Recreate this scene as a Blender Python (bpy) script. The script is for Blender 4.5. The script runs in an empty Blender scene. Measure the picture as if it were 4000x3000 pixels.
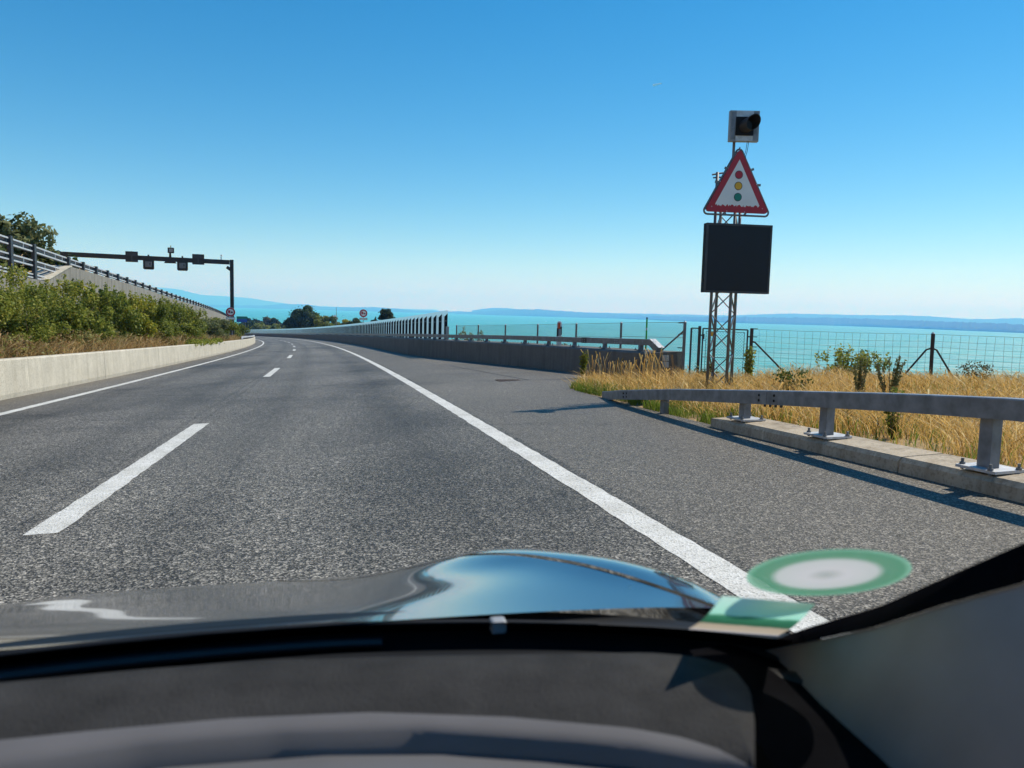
import bpy, math, random
import numpy as np
from mathutils import Vector, Matrix

scene = bpy.context.scene
COL = scene.collection
R = math.radians
rnd = random.Random(7)
rng = np.random.default_rng(11)

# ------------------------------------------------------------------ camera
cam_data = bpy.data.cameras.new('camera')
cam = bpy.data.objects.new('camera', cam_data)
COL.objects.link(cam)
cam_data.sensor_width = 36.0
cam_data.lens = 36.0 * 2966 / 4000
cam_data.clip_start = 0.05
cam_data.clip_end = 200000
cam_data.dof.use_dof = True
cam_data.dof.focus_distance = 22.0
cam_data.dof.aperture_fstop = 7.5
cam.matrix_world = Matrix.Rotation(R(90 - 5.40), 4, 'X') @ Matrix.Rotation(R(1.45), 4, 'Z')
scene.camera = cam

# ------------------------------------------------------------------ sky, sun, exposure
SUN_AZ, SUN_EL = R(62), R(51)          # clockwise from +Y (straight ahead), above horizon
world = bpy.data.worlds.new('World')
scene.world = world
world.use_nodes = True
wn = world.node_tree.nodes
wl = world.node_tree.links
sky = wn.new('ShaderNodeTexSky')
sky.sky_type = 'NISHITA'
sky.sun_disc = False
sky.sun_elevation = SUN_EL
sky.sun_rotation = SUN_AZ
sky.altitude = 500
sky.air_density = 1.0
sky.dust_density = 0.05
sky.ozone_density = 2.0
hsv = wn.new('ShaderNodeHueSaturation')
hsv.inputs['Hue'].default_value = 0.495
hsv.inputs['Saturation'].default_value = 1.45
wl.new(sky.outputs['Color'], hsv.inputs['Color'])
wl.new(hsv.outputs['Color'], wn['Background'].inputs['Color'])
wn['Background'].inputs['Strength'].default_value = 0.095

sun_data = bpy.data.lights.new('sun', 'SUN')
sun_data.energy = 4.0
sun_data.angle = R(0.5)
sun_data.color = (1.0, 0.945, 0.85)
sun = bpy.data.objects.new('sun', sun_data)
COL.objects.link(sun)
sdir = Vector((math.sin(SUN_AZ) * math.cos(SUN_EL), math.cos(SUN_AZ) * math.cos(SUN_EL), math.sin(SUN_EL)))
sun.rotation_euler = sdir.to_track_quat('Z', 'Y').to_euler()
sun.location = sdir * 60

scene.view_settings.view_transform = 'Standard'
scene.view_settings.look = 'None'
scene.view_settings.exposure = 0.38
scene.view_settings.gamma = 1.0
scene.view_settings.use_curve_mapping = False
scene.render.engine = 'CYCLES'
cy = scene.cycles
cy.use_denoising = True
cy.max_bounces = 6
cy.diffuse_bounces = 2
cy.glossy_bounces = 3
cy.transmission_bounces = 4
cy.transparent_max_bounces = 12
cy.volume_bounces = 4
cy.caustics_reflective = False
cy.caustics_refractive = False
cy.sample_clamp_indirect = 4.0

# ------------------------------------------------------------------ road alignment (metres; s along the lane line, w to its right)
SL, CR, Z0 = -0.0343, 0.04, -1.44
_ds = 0.5
_S = np.arange(-60, 560, _ds)
_sc = np.clip(_S, -60, 300)
_TH = np.radians(-1.7165e-5 * _sc ** 2 - 3.968e-2 * _sc - 13.396 + np.where(_S > 300, (_S - 300) * -0.045, 0))
_st = np.cumsum(np.stack([np.sin(_TH), np.cos(_TH)], -1) * _ds, axis=0)
_XY = _st - _st[int(60 / _ds)] + np.array([-2.88, 4.55])


def hd(s):
    return float(np.interp(s, _S, _TH))


def rp(s, w, h=0.0):
    x = float(np.interp(s, _S, _XY[:, 0]))
    y = float(np.interp(s, _S, _XY[:, 1]))
    t = hd(s)
    wc = max(-9.5, min(11.0, w))
    return Vector((x + math.cos(t) * w, y - math.sin(t) * w, Z0 + SL * s + CR * wc + h))


def to_sw(x, y):
    q = np.array([x, y]) - _XY
    a = q[:, 0] * np.sin(_TH) + q[:, 1] * np.cos(_TH)
    i = int(np.argmin(np.abs(a)))
    return float(_S[i] + a[i]), float(q[i, 0] * np.cos(_TH[i]) - q[i, 1] * np.sin(_TH[i]))


def frame(s, w, h=0.0):
    """matrix at a road point: X to the right, Y along the road, Z up"""
    return Matrix.Translation(rp(s, w, h)) @ Matrix.Rotation(-hd(s), 4, 'Z')


def wall_w(s):
    return float(np.interp(s, [8.0, 9.4, 28, 36, 44, 60, 400], [9.15, 8.99, 6.85, 6.22, 6.12, 6.2, 6.3]))


WALL_T = 0.78


def wall_h(s):
    return float(np.interp(s, [9, 14, 20, 27, 36, 120, 400], [.60, .66, .74, .80, .86, .92, .92]))


# ------------------------------------------------------------------ materials
MATS = {}


def new_mat(name):
    m = bpy.data.materials.new(name)
    m.use_nodes = True
    nt = m.node_tree
    MATS[name] = m
    return m, nt, nt.nodes['Principled BSDF']


def node(nt, kind, **kw):
    n = nt.nodes.new(kind)
    for k, v in kw.items():
        if k in n.inputs:
            n.inputs[k].default_value = v
        else:
            setattr(n, k, v)
    return n


def ramp(nt, src, stops):
    r = nt.nodes.new('ShaderNodeValToRGB')
    els = r.color_ramp.elements
    while len(els) < len(stops):
        els.new(0.5)
    for e, (p, c) in zip(els, stops):
        e.position = p
        e.color = (c[0], c[1], c[2], 1)
    nt.links.new(src, r.inputs['Fac'])
    return r.outputs['Color']


def coords(nt, scale=(1, 1, 1)):
    tc = nt.nodes.new('ShaderNodeTexCoord')
    mp = nt.nodes.new('ShaderNodeMapping')
    mp.inputs['Scale'].default_value = scale
    nt.links.new(tc.outputs['Object'], mp.inputs['Vector'])
    return mp.outputs['Vector']


def noise(nt, vec, scale, detail=3, rough=0.55):
    n = node(nt, 'ShaderNodeTexNoise', Scale=scale, Detail=detail, Roughness=rough)
    nt.links.new(vec, n.inputs['Vector'])
    return n.outputs['Fac']


def bump(nt, bsdf, h, strength, dist):
    b = node(nt, 'ShaderNodeBump', Strength=strength, Distance=dist)
    nt.links.new(h, b.inputs['Height'])
    nt.links.new(b.outputs['Normal'], bsdf.inputs['Normal'])
    return b


def mix(nt, fac, a, b, mode='MIX'):
    n = nt.nodes.new('ShaderNodeMixRGB')
    n.blend_type = mode
    for sock, v in ((n.inputs['Fac'], fac), (n.inputs['Color1'], a), (n.inputs['Color2'], b)):
        if isinstance(v, (int, float)):
            sock.default_value = v
        elif isinstance(v, tuple):
            sock.default_value = (v[0], v[1], v[2], 1)
        else:
            nt.links.new(v, sock)
    return n.outputs['Color']


def simple(name, col, rough=0.6, metal=0.0, var=0.18, scale=3.0, bmp=0.0, bscale=40, coat=0.0, bdist=0.004, spec=0.5):
    m, nt, b = new_mat(name)
    b.inputs['Specular IOR Level'].default_value = spec
    v = coords(nt)
    lo = tuple(c * (1 - var) for c in col)
    hi = tuple(min(1, c * (1 + var)) for c in col)
    nt.links.new(ramp(nt, noise(nt, v, scale, 5), [(0.3, lo), (0.7, hi)]), b.inputs['Base Color'])
    b.inputs['Roughness'].default_value = rough
    b.inputs['Metallic'].default_value = metal
    b.inputs['Coat Weight'].default_value = coat
    if bmp:
        bump(nt, b, noise(nt, v, bscale, 4), bmp, bdist)
    return m


def asphalt(name, dark, mid, light, frac, patch, contrast):
    m, nt, b = new_mat(name)
    v = coords(nt)
    vo = node(nt, 'ShaderNodeTexVoronoi', Scale=105.0)
    nt.links.new(v, vo.inputs['Vector'])
    sep = nt.nodes.new('ShaderNodeSeparateColor')
    nt.links.new(vo.outputs['Color'], sep.inputs['Color'])
    grain = ramp(nt, sep.outputs['Red'], [(0.0, dark), (frac - 0.25, mid), (frac, light), (1.0, tuple(c * 1.45 for c in light))])
    # clusters of coarser chippings
    v2 = node(nt, 'ShaderNodeTexVoronoi', Scale=46.0)
    nt.links.new(v, v2.inputs['Vector'])
    s2 = nt.nodes.new('ShaderNodeSeparateColor')
    nt.links.new(v2.outputs['Color'], s2.inputs['Color'])
    chip = ramp(nt, s2.outputs['Green'], [(0.0, (1 - contrast,) * 3), (0.75, (1.0,) * 3), (1.0, (1 + contrast * 1.4,) * 3)])
    c0 = mix(nt, 1.0, grain, chip, 'MULTIPLY')
    big = ramp(nt, noise(nt, coords(nt, (0.8, 0.38, 1)), 0.30, 6, 0.6), [(0.34, (patch,) * 3), (0.48, (0.92,) * 3), (0.66, (1.16,) * 3)])
    c1 = mix(nt, 1.0, c0, big, 'MULTIPLY')
    # darker scuffs and filled spots lying across the lanes
    sc = ramp(nt, noise(nt, coords(nt, (0.20, 0.75, 1)), 1.0, 5, 0.68), [(0.56, (1, 1, 1)), (0.72, (0.60, 0.60, 0.61))])
    c2 = mix(nt, 1.0, c1, sc, 'MULTIPLY')
    # wheel tracks, carried by the lateral position stored on the sheet
    at = nt.nodes.new('ShaderNodeAttribute')
    at.attribute_name = 'lane'
    ad = nt.nodes.new('ShaderNodeMath')
    ad.operation = 'MULTIPLY_ADD'
    nt.links.new(noise(nt, coords(nt, (0.5, 0.1, 1)), 1.0, 3), ad.inputs[0])
    ad.inputs[1].default_value = 0.10
    nt.links.new(at.outputs['Fac'], ad.inputs[2])
    tr = ramp(nt, ad.outputs[0], [(0.0, (1.08,) * 3), (0.18, (1.0,) * 3), (0.30, (0.76,) * 3), (0.42, (1.08,) * 3), (0.66, (1.08,) * 3), (0.80, (0.76,) * 3), (0.92, (1.0,) * 3), (1.0, (1.08,) * 3)])
    c3 = mix(nt, 0.9, c2, tr, 'MULTIPLY')
    nt.links.new(mix(nt, 1.0, c2, c3) if name == 'asphalt' else c2, b.inputs['Base Color'])
    b.inputs['Roughness'].default_value = 0.6
    b.inputs['Specular IOR Level'].default_value = 0.28
    b.inputs['Specular Tint'].default_value = (1.0, 0.93, 0.82, 1)
    bump(nt, b, vo.outputs['Distance'], 0.5, 0.008)
    return m


asphalt('asphalt', (0.030, 0.0275, 0.024), (0.083, 0.077, 0.068), (0.27, 0.25, 0.215), 0.76, 0.50, 0.40)
asphalt('asphalt_shoulder', (0.056, 0.0505, 0.043), (0.112, 0.102, 0.087), (0.235, 0.213, 0.178), 0.78, 0.84, 0.25)


def paint():
    m, nt, b = new_mat('road_paint')
    v = coords(nt)
    vo = node(nt, 'ShaderNodeTexVoronoi', Scale=85.0)
    nt.links.new(v, vo.inputs['Vector'])
    sep = nt.nodes.new('ShaderNodeSeparateColor')
    nt.links.new(vo.outputs['Color'], sep.inputs['Color'])
    g = ramp(nt, sep.outputs['Green'], [(0.0, (0.34, 0.33, 0.30)), (0.22, (0.62, 0.61, 0.57)), (1.0, (0.74, 0.73, 0.69))])
    n = ramp(nt, noise(nt, v, 2.2, 6, 0.7), [(0.3, (0.74, 0.73, 0.70)), (0.62, (1, 1, 1))])
    wear = ramp(nt, noise(nt, v, 14, 6, 0.75), [(0.60, (0, 0, 0)), (0.70, (0.75,) * 3)])
    nt.links.new(mix(nt, wear, mix(nt, 1.0, g, n, 'MULTIPLY'), (0.17, 0.165, 0.15)), b.inputs['Base Color'])
    b.inputs['Roughness'].default_value = 0.65
    bump(nt, b, vo.outputs['Distance'], 0.5, 0.008)


paint()


def concrete(name, col, stain, streak=0.6, top=None):
    m, nt, b = new_mat(name)
    v = coords(nt)
    base = ramp(nt, noise(nt, v, 1.6, 6, 0.6), [(0.3, tuple(c * 0.85 for c in col)), (0.7, tuple(min(1, c * 1.1) for c in col))])
    st = ramp(nt, noise(nt, coords(nt, (3.2, 3.2, 0.28)), 1.4, 6, 0.7), [(0.46, (1, 1, 1)), (0.74, stain)])
    c1 = mix(nt, streak, base, st, 'MULTIPLY')
    lime = ramp(nt, noise(nt, coords(nt, (5, 5, 0.18)), 1.9, 3, 0.6), [(0.66, (0, 0, 0)), (0.74, (1, 1, 1))])
    c2 = mix(nt, lime, c1, tuple(min(0.8, c * 1.35) for c in col))
    pit = ramp(nt, noise(nt, v, 34, 3, 0.6), [(0.36, (0.72, 0.71, 0.69)), (0.5, (1, 1, 1))])
    c3 = mix(nt, 1.0, c2, pit, 'MULTIPLY')
    if top:
        # weathered crust: grime below the coping, wandering in height; follows the wall's own height attribute
        at = nt.nodes.new('ShaderNodeAttribute')
        at.attribute_name = 'rise'
        ad = nt.nodes.new('ShaderNodeMath')
        ad.operation = 'MULTIPLY_ADD'
        nt.links.new(noise(nt, coords(nt, (4, 4, 1.2)), 1.0, 6, 0.75), ad.inputs[0])
        ad.inputs[1].default_value = 0.9
        nt.links.new(at.outputs['Fac'], ad.inputs[2])
        fac = ramp(nt, ad.outputs[0], [(1.12, (0, 0, 0)), (1.44, (1, 1, 1))])
        fc = nt.nodes.new('ShaderNodeMath')
        fc.operation = 'MULTIPLY'
        fc.inputs[1].default_value = 0.62
        nt.links.new(fac, fc.inputs[0])
        c3 = mix(nt, fc.outputs[0], c3, top)
    nt.links.new(c3, b.inputs['Base Color'])
    b.inputs['Roughness'].default_value = 0.88
    bump(nt, b, noise(nt, v, 26, 5, 0.65), 0.4, 0.008)
    return m


concrete('concrete_pale', (0.56, 0.52, 0.43), (0.62, 0.58, 0.5), 0.5, (0.17, 0.15, 0.115))
concrete('concrete_grey', (0.265, 0.252, 0.222), (0.50, 0.48, 0.45), 1.0)
concrete('concrete_dark', (0.165, 0.16, 0.15), (0.55, 0.54, 0.52), 0.8)  # darker grey concrete of the right wall
concrete('concrete_kerb', (0.45, 0.385, 0.295), (0.52, 0.46, 0.38), 0.8)

simple('galvanised', (0.20, 0.215, 0.24), 0.5, 0.35, 0.30, 9, 0.10, 60)
simple('galvanised_bright', (0.52, 0.53, 0.55), 0.5, 0.25, 0.2, 11)
simple('galvanised_dull', (0.17, 0.18, 0.195), 0.55, 0.4, 0.2, 6)
simple('dark_steel', (0.055, 0.055, 0.06), 0.5, 0.3, 0.25, 4)
simple('gantry_paint', (0.03, 0.028, 0.028), 0.5, 0.2, 0.2, 3)
simple('rust_black_steel', (0.06, 0.052, 0.05), 0.6, 0.4, 0.3, 10)
simple('drain_iron', (0.11, 0.085, 0.075), 0.8, 0.1, 0.3, 9, spec=0.2)
simple('black_plastic', (0.018, 0.018, 0.02), 0.5, 0, 0.1, 6)
simple('matt_black', (0.010, 0.011, 0.014), 0.65, 0, 0.1, 8, spec=0.2)
simple('display_glass', (0.009, 0.010, 0.017), 0.4, 0, 0.12, 2, spec=0.3)
simple('cabinet_grey', (0.30, 0.31, 0.32), 0.5, 0.2, 0.1, 5)
simple('white_sign', (0.80, 0.80, 0.78), 0.5, 0, 0.06, 3)
simple('red_sign', (0.42, 0.018, 0.035), 0.5, 0, 0.12, 5)
simple('amber_sign', (0.78, 0.42, 0.02), 0.5, 0, 0.06, 5)
simple('green_sign', (0.01, 0.24, 0.17), 0.5, 0, 0.08, 5)
simple('black_sign', (0.02, 0.02, 0.022), 0.5, 0, 0.1, 5)
simple('blue_sign', (0.01, 0.07, 0.36), 0.5, 0, 0.08, 2)
simple('motorway_green_sign', (0.005, 0.17, 0.12), 0.5, 0, 0.08, 2)
simple('yellow_plate', (0.75, 0.42, 0.03), 0.5, 0, 0.1, 8)
simple('pole_green', (0.03, 0.42, 0.05), 0.5, 0, 0.1, 5)
simple('reflector_red', (0.62, 0.07, 0.02), 0.4, 0, 0.1, 5)
simple('white_paint', (0.74, 0.74, 0.73), 0.5, 0, 0.06, 5)
simple('paper_label', (0.55, 0.55, 0.53), 0.7, 0, 0.12, 60)
simple('soil', (0.16, 0.105, 0.06), 0.95, 0, 0.35, 1.5, 0.6, 12, 0, 0.03)
simple('verge_soil', (0.33, 0.225, 0.105), 0.95, 0, 0.35, 1.2, 0.6, 12, 0, 0.03)
simple('hillside', (0.07, 0.085, 0.03), 0.95, 0, 0.4, 0.3, 0.5, 4, 0, 0.1)
simple('bark', (0.10, 0.075, 0.05), 0.9, 0, 0.3, 8, 0.5, 20)
simple('twig', (0.17, 0.115, 0.065), 0.9, 0, 0.3, 12)
simple('far_shore', (0.030, 0.040, 0.030), 0.95, 0, 0.6, 0.006)
simple('far_mountain', (0.04, 0.055, 0.045), 0.95, 0, 0.3, 0.0006)
simple('boat_hull', (0.7, 0.7, 0.7), 0.5, 0, 0.05, 1)
simple('sail', (0.85, 0.85, 0.84), 0.7, 0, 0.04, 1)
simple('fence_wire', (0.20, 0.215, 0.22), 0.5, 0.5, 0.1, 5)
simple('fence_wire_green', (0.06, 0.12, 0.115), 0.55, 0.1, 0.1, 5)
simple('contrail', (0.9, 0.9, 0.9), 1.0, 0, 0.02, 0.01)


def foliage(name, stops, transl=0.35, rough=0.55):
    m, nt, b = new_mat(name)
    at = nt.nodes.new('ShaderNodeAttribute')
    at.attribute_name = 'tint'
    col = ramp(nt, at.outputs['Fac'], stops)
    nt.links.new(col, b.inputs['Base Color'])
    b.inputs['Roughness'].default_value = rough
    b.inputs['Specular IOR Level'].default_value = 0.25
    tr = nt.nodes.new('ShaderNodeBsdfTranslucent')
    nt.links.new(col, tr.inputs['Color'])
    mx = nt.nodes.new('ShaderNodeMixShader')
    mx.inputs['Fac'].default_value = transl
    nt.links.new(b.outputs[0], mx.inputs[1])
    nt.links.new(tr.outputs[0], mx.inputs[2])
    nt.links.new(mx.outputs[0], nt.nodes['Material Output'].inputs['Surface'])
    return m


foliage('leaf_bush', [(0, (0.085, 0.12, 0.02)), (0.45, (0.22, 0.255, 0.042)), (0.8, (0.36, 0.36, 0.06)), (1, (0.50, 0.40, 0.09))], 0.45)
foliage('leaf_bush_yellow', [(0, (0.09, 0.125, 0.015)), (0.5, (0.22, 0.25, 0.025)), (1, (0.38, 0.34, 0.04))])
foliage('leaf_bush_grey', [(0, (0.08, 0.10, 0.035)), (0.5, (0.18, 0.20, 0.08)), (1, (0.30, 0.30, 0.14))])
foliage('leaf_weeds', [(0, (0.14, 0.08, 0.03)), (0.35, (0.24, 0.16, 0.06)), (0.6, (0.19, 0.20, 0.05)), (1, (0.36, 0.31, 0.10))])
foliage('leaf_tree', [(0, (0.025, 0.045, 0.012)), (0.5, (0.06, 0.095, 0.022)), (1, (0.13, 0.17, 0.035))])
foliage('leaf_tree_dark', [(0, (0.016, 0.030, 0.012)), (0.5, (0.036, 0.058, 0.020)), (1, (0.08, 0.10, 0.03))])
foliage('leaf_tree_brown', [(0, (0.05, 0.055, 0.02)), (0.5, (0.10, 0.095, 0.035)), (1, (0.20, 0.16, 0.06))])
foliage('dry_grass_blades', [(0, (0.26, 0.135, 0.032)), (0.4, (0.58, 0.36, 0.10)), (0.75, (0.76, 0.53, 0.20)), (1, (0.86, 0.73, 0.44))], 0.48, 0.6)
foliage('brown_grass_blades', [(0, (0.18, 0.10, 0.045)), (0.4, (0.40, 0.25, 0.10)), (0.75, (0.64, 0.45, 0.20)), (0.9, (0.74, 0.58, 0.32)), (1, (0.30, 0.32, 0.09))], 0.35, 0.6)
foliage('green_grass_blades', [(0, (0.08, 0.14, 0.02)), (0.6, (0.19, 0.28, 0.04)), (1, (0.33, 0.33, 0.07))], 0.45)


def water_mat():
    m, nt, b = new_mat('lake_water')
    out = nt.nodes['Material Output']
    v = coords(nt, (1, 1.0, 1))
    col = ramp(nt, noise(nt, coords(nt, (0.0006, 0.0022, 1)), 1.0, 4), [(0.35, (0.008, 0.262, 0.262)), (0.7, (0.014, 0.325, 0.310))])
    df = nt.nodes.new('ShaderNodeBsdfDiffuse')
    nt.links.new(col, df.inputs['Color'])
    gl = nt.nodes.new('ShaderNodeBsdfGlossy')
    gl.inputs['Roughness'].default_value = 0.56
    gl.inputs['Color'].default_value = (1.0, 0.97, 0.93, 1)
    w1 = noise(nt, coords(nt, (0.10, 0.30, 1)), 1.0, 6, 0.7)
    bm = node(nt, 'ShaderNodeBump', Strength=1.0, Distance=1.6)
    nt.links.new(w1, bm.inputs['Height'])
    nt.links.new(bm.outputs['Normal'], gl.inputs['Normal'])
    mx = nt.nodes.new('ShaderNodeMixShader')
    gust = ramp(nt, noise(nt, coords(nt, (0.010, 0.045, 1)), 1.0, 10, 0.78), [(0.38, (0.03,) * 3), (0.62, (0.27,) * 3)])
    nt.links.new(gust, mx.inputs['Fac'])
    nt.links.new(df.outputs[0], mx.inputs[1])
    nt.links.new(gl.outputs[0], mx.inputs[2])
    nt.links.new(mx.outputs[0], out.inputs['Surface'])
    nt.nodes.remove(b)


water_mat()


def barrier_glass():
    m, nt, b = new_mat('barrier_glass')
    out = nt.nodes['Material Output']
    b.inputs['Base Color'].default_value = (0.62, 0.74, 0.80, 1)
    b.inputs['Roughness'].default_value = 0.12
    b.inputs['Specular IOR Level'].default_value = 0.8
    nt.links.new(ramp(nt, noise(nt, coords(nt, (2, 2, 0.6)), 1.5, 4), [(0.3, (0.50, 0.66, 0.74)), (0.7, (0.66, 0.78, 0.84))]), b.inputs['Base Color'])
    tl = nt.nodes.new('ShaderNodeBsdfTranslucent')
    tl.inputs['Color'].default_value = (0.48, 0.64, 0.76, 1)
    m0 = nt.nodes.new('ShaderNodeMixShader')
    m0.inputs['Fac'].default_value = 0.6
    nt.links.new(b.outputs[0], m0.inputs[1])
    nt.links.new(tl.outputs[0], m0.inputs[2])
    tr = nt.nodes.new('ShaderNodeBsdfTransparent')
    tr.inputs['Color'].default_value = (0.86, 0.95, 0.95, 1)
    lw = nt.nodes.new('ShaderNodeLayerWeight')
    lw.inputs['Blend'].default_value = 0.62
    mx = nt.nodes.new('ShaderNodeMixShader')
    nt.links.new(lw.outputs['Facing'], mx.inputs['Fac'])
    nt.links.new(tr.outputs[0], mx.inputs[1])
    nt.links.new(m0.outputs[0], mx.inputs[2])
    nt.links.new(mx.outputs[0], out.inputs['Surface'])


barrier_glass()


def clear_glass():
    m, nt, b = new_mat('windscreen_glass')
    tr = nt.nodes.new('ShaderNodeBsdfTransparent')
    tr.inputs['Color'].default_value = (1, 1, 1, 1)
    nt.links.new(tr.outputs[0], nt.nodes['Material Output'].inputs['Surface'])
    nt.nodes.remove(b)


clear_glass()


def car_paint():
    m, nt, b = new_mat('car_paint')
    b.inputs['Base Color'].default_value = (0.125, 0.13, 0.138, 1)
    b.inputs['Metallic'].default_value = 0.85
    b.inputs['Roughness'].default_value = 0.10
    b.inputs['Coat Weight'].default_value = 1.0
    b.inputs['Coat Roughness'].default_value = 0.03
    v = coords(nt)
    nt.links.new(ramp(nt, noise(nt, v, 30, 6, 0.7), [(0.3, (0.09,) * 3), (0.8, (0.16,) * 3)]), b.inputs['Roughness'])


car_paint()
simple('dash_felt', (0.032, 0.031, 0.031), 0.95, 0, 0.34, 16, 0.6, 420, 0, 0.004, spec=0.15)
simple('dash_rim', (0.098, 0.094, 0.099), 0.8, 0, 0.10, 9, 0.3, 900, 0, 0.001)
simple('dash_lower', (0.105, 0.11, 0.125), 0.6, 0, 0.08, 5, 0.2, 600, 0, 0.001)
simple('pillar_trim', (0.225, 0.212, 0.205), 0.75, 0, 0.2, 5, 0.2, 500, 0, 0.001, spec=0.2)
simple('cowl_black', (0.008, 0.009, 0.011), 0.55, 0, 0.2, 20, spec=0.25)
simple('rubber_black', (0.005, 0.005, 0.006), 0.8, 0, 0.2, 20, spec=0.0)


def sticker_mat(name, stops, axis=2, rough=0.5, transl=0.4, rings=False):
    m, nt, b = new_mat(name)
    tc = nt.nodes.new('ShaderNodeTexCoord')
    if rings:
        ln = nt.nodes.new('ShaderNodeVectorMath')
        ln.operation = 'LENGTH'
        nt.links.new(tc.outputs['Object'], ln.inputs[0])
        src = ln.outputs['Value']
        ml = nt.nodes.new('ShaderNodeMath')
        ml.operation = 'MULTIPLY'
        ml.inputs[1].default_value = 10
        nt.links.new(src, ml.inputs[0])
        src = ml.outputs[0]
    else:
        sp = nt.nodes.new('ShaderNodeSeparateXYZ')
        nt.links.new(tc.outputs['UV'], sp.inputs[0])
        ad = nt.nodes.new('ShaderNodeMath')
        ad.operation = 'MULTIPLY_ADD'
        nt.links.new(noise(nt, tc.outputs['UV'], 6, 2), ad.inputs[0])
        ad.inputs[1].default_value = 0.08
        nt.links.new(sp.outputs['Y'], ad.inputs[2])
        src = ad.outputs[0]
    col = ramp(nt, src, stops)
    nt.links.new(col, b.inputs['Base Color'])
    b.inputs['Roughness'].default_value = rough
    tr = nt.nodes.new('ShaderNodeBsdfTranslucent')
    nt.links.new(col, tr.inputs['Color'])
    mx = nt.nodes.new('ShaderNodeMixShader')
    mx.inputs['Fac'].default_value = transl
    nt.links.new(b.outputs[0], mx.inputs[1])
    nt.links.new(tr.outputs[0], mx.inputs[2])
    tp = nt.nodes.new('ShaderNodeBsdfTransparent')
    m2 = nt.nodes.new('ShaderNodeMixShader')
    m2.inputs['Fac'].default_value = 0.34 if rings else 0.06
    nt.links.new(mx.outputs[0], m2.inputs[1])
    nt.links.new(tp.outputs[0], m2.inputs[2])
    nt.links.new(m2.outputs[0], nt.nodes['Material Output'].inputs['Surface'])


sticker_mat('round_sticker_print', [(0.0, (0.52, 0.55, 0.53)), (0.20, (0.74, 0.73, 0.74)), (0.48, (0.68, 0.70, 0.69)), (0.56, (0.19, 0.42, 0.29)), (0.72, (0.16, 0.42, 0.28)), (0.78, (0.34, 0.62, 0.48))], rings=True, transl=0.72)
sticker_mat('toll_sticker_print', [(0.0, (0.80, 0.78, 0.84)), (0.14, (0.75, 0.68, 0.58)), (0.36, (0.70, 0.62, 0.52)), (0.40, (0.12, 0.32, 0.22)), (0.62, (0.18, 0.46, 0.33)), (0.68, (0.66, 0.95, 0.84)), (1.0, (0.78, 0.97, 0.9))], transl=0.75)


# ------------------------------------------------------------------ mesh helpers
def link(o, parent=None, pm=None):
    COL.objects.link(o)
    if parent is not None:
        o.parent = parent
        o.matrix_parent_inverse = (pm if pm is not None else parent.matrix_basis).inverted()
    return o


def tag(o, label=None, cat=None, group=None, kind=None):
    if label:
        o['label'] = label
    if cat:
        o['category'] = cat
    if group:
        o['group'] = group
    if kind:
        o['kind'] = kind
    return o


def empty(name, loc, label=None, cat=None, group=None):
    o = bpy.data.objects.new(name, None)
    o.empty_display_size = 0.2
    o.matrix_basis = loc if isinstance(loc, Matrix) else Matrix.Translation(loc)
    COL.objects.link(o)
    return tag(o, label, cat, group)


def quads(name, V, F, mat, parent=None, tint=None, smooth=False, rise=None, kind=None):
    """fast mesh from numpy arrays; F is an (n,4) or (n,3) index array"""
    V = np.asarray(V, dtype=np.float32)
    F = np.asarray(F, dtype=np.int32)
    me = bpy.data.meshes.new(name)
    n, k = F.shape
    me.vertices.add(len(V))
    me.vertices.foreach_set('co', V.ravel())
    me.loops.add(n * k)
    me.loops.foreach_set('vertex_index', F.ravel())
    me.polygons.add(n)
    me.polygons.foreach_set('loop_start', np.arange(0, n * k, k, dtype=np.int32))
    me.polygons.foreach_set('loop_total', np.full(n, k, dtype=np.int32))
    if smooth:
        me.polygons.foreach_set('use_smooth', np.ones(n, dtype=bool))
    if tint is not None:
        a = me.attributes.new('tint', 'FLOAT', 'POINT')
        a.data.foreach_set('value', np.asarray(tint, dtype=np.float32))
    if rise is not None:
        a = me.attributes.new('rise', 'FLOAT', 'POINT')
        a.data.foreach_set('value', np.asarray(rise, dtype=np.float32))
    me.update(calc_edges=True)
    me.materials.append(MATS[mat])
    o = bpy.data.objects.new(name, me)
    link(o, parent)
    if kind:
        o['kind'] = kind
    return o


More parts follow.
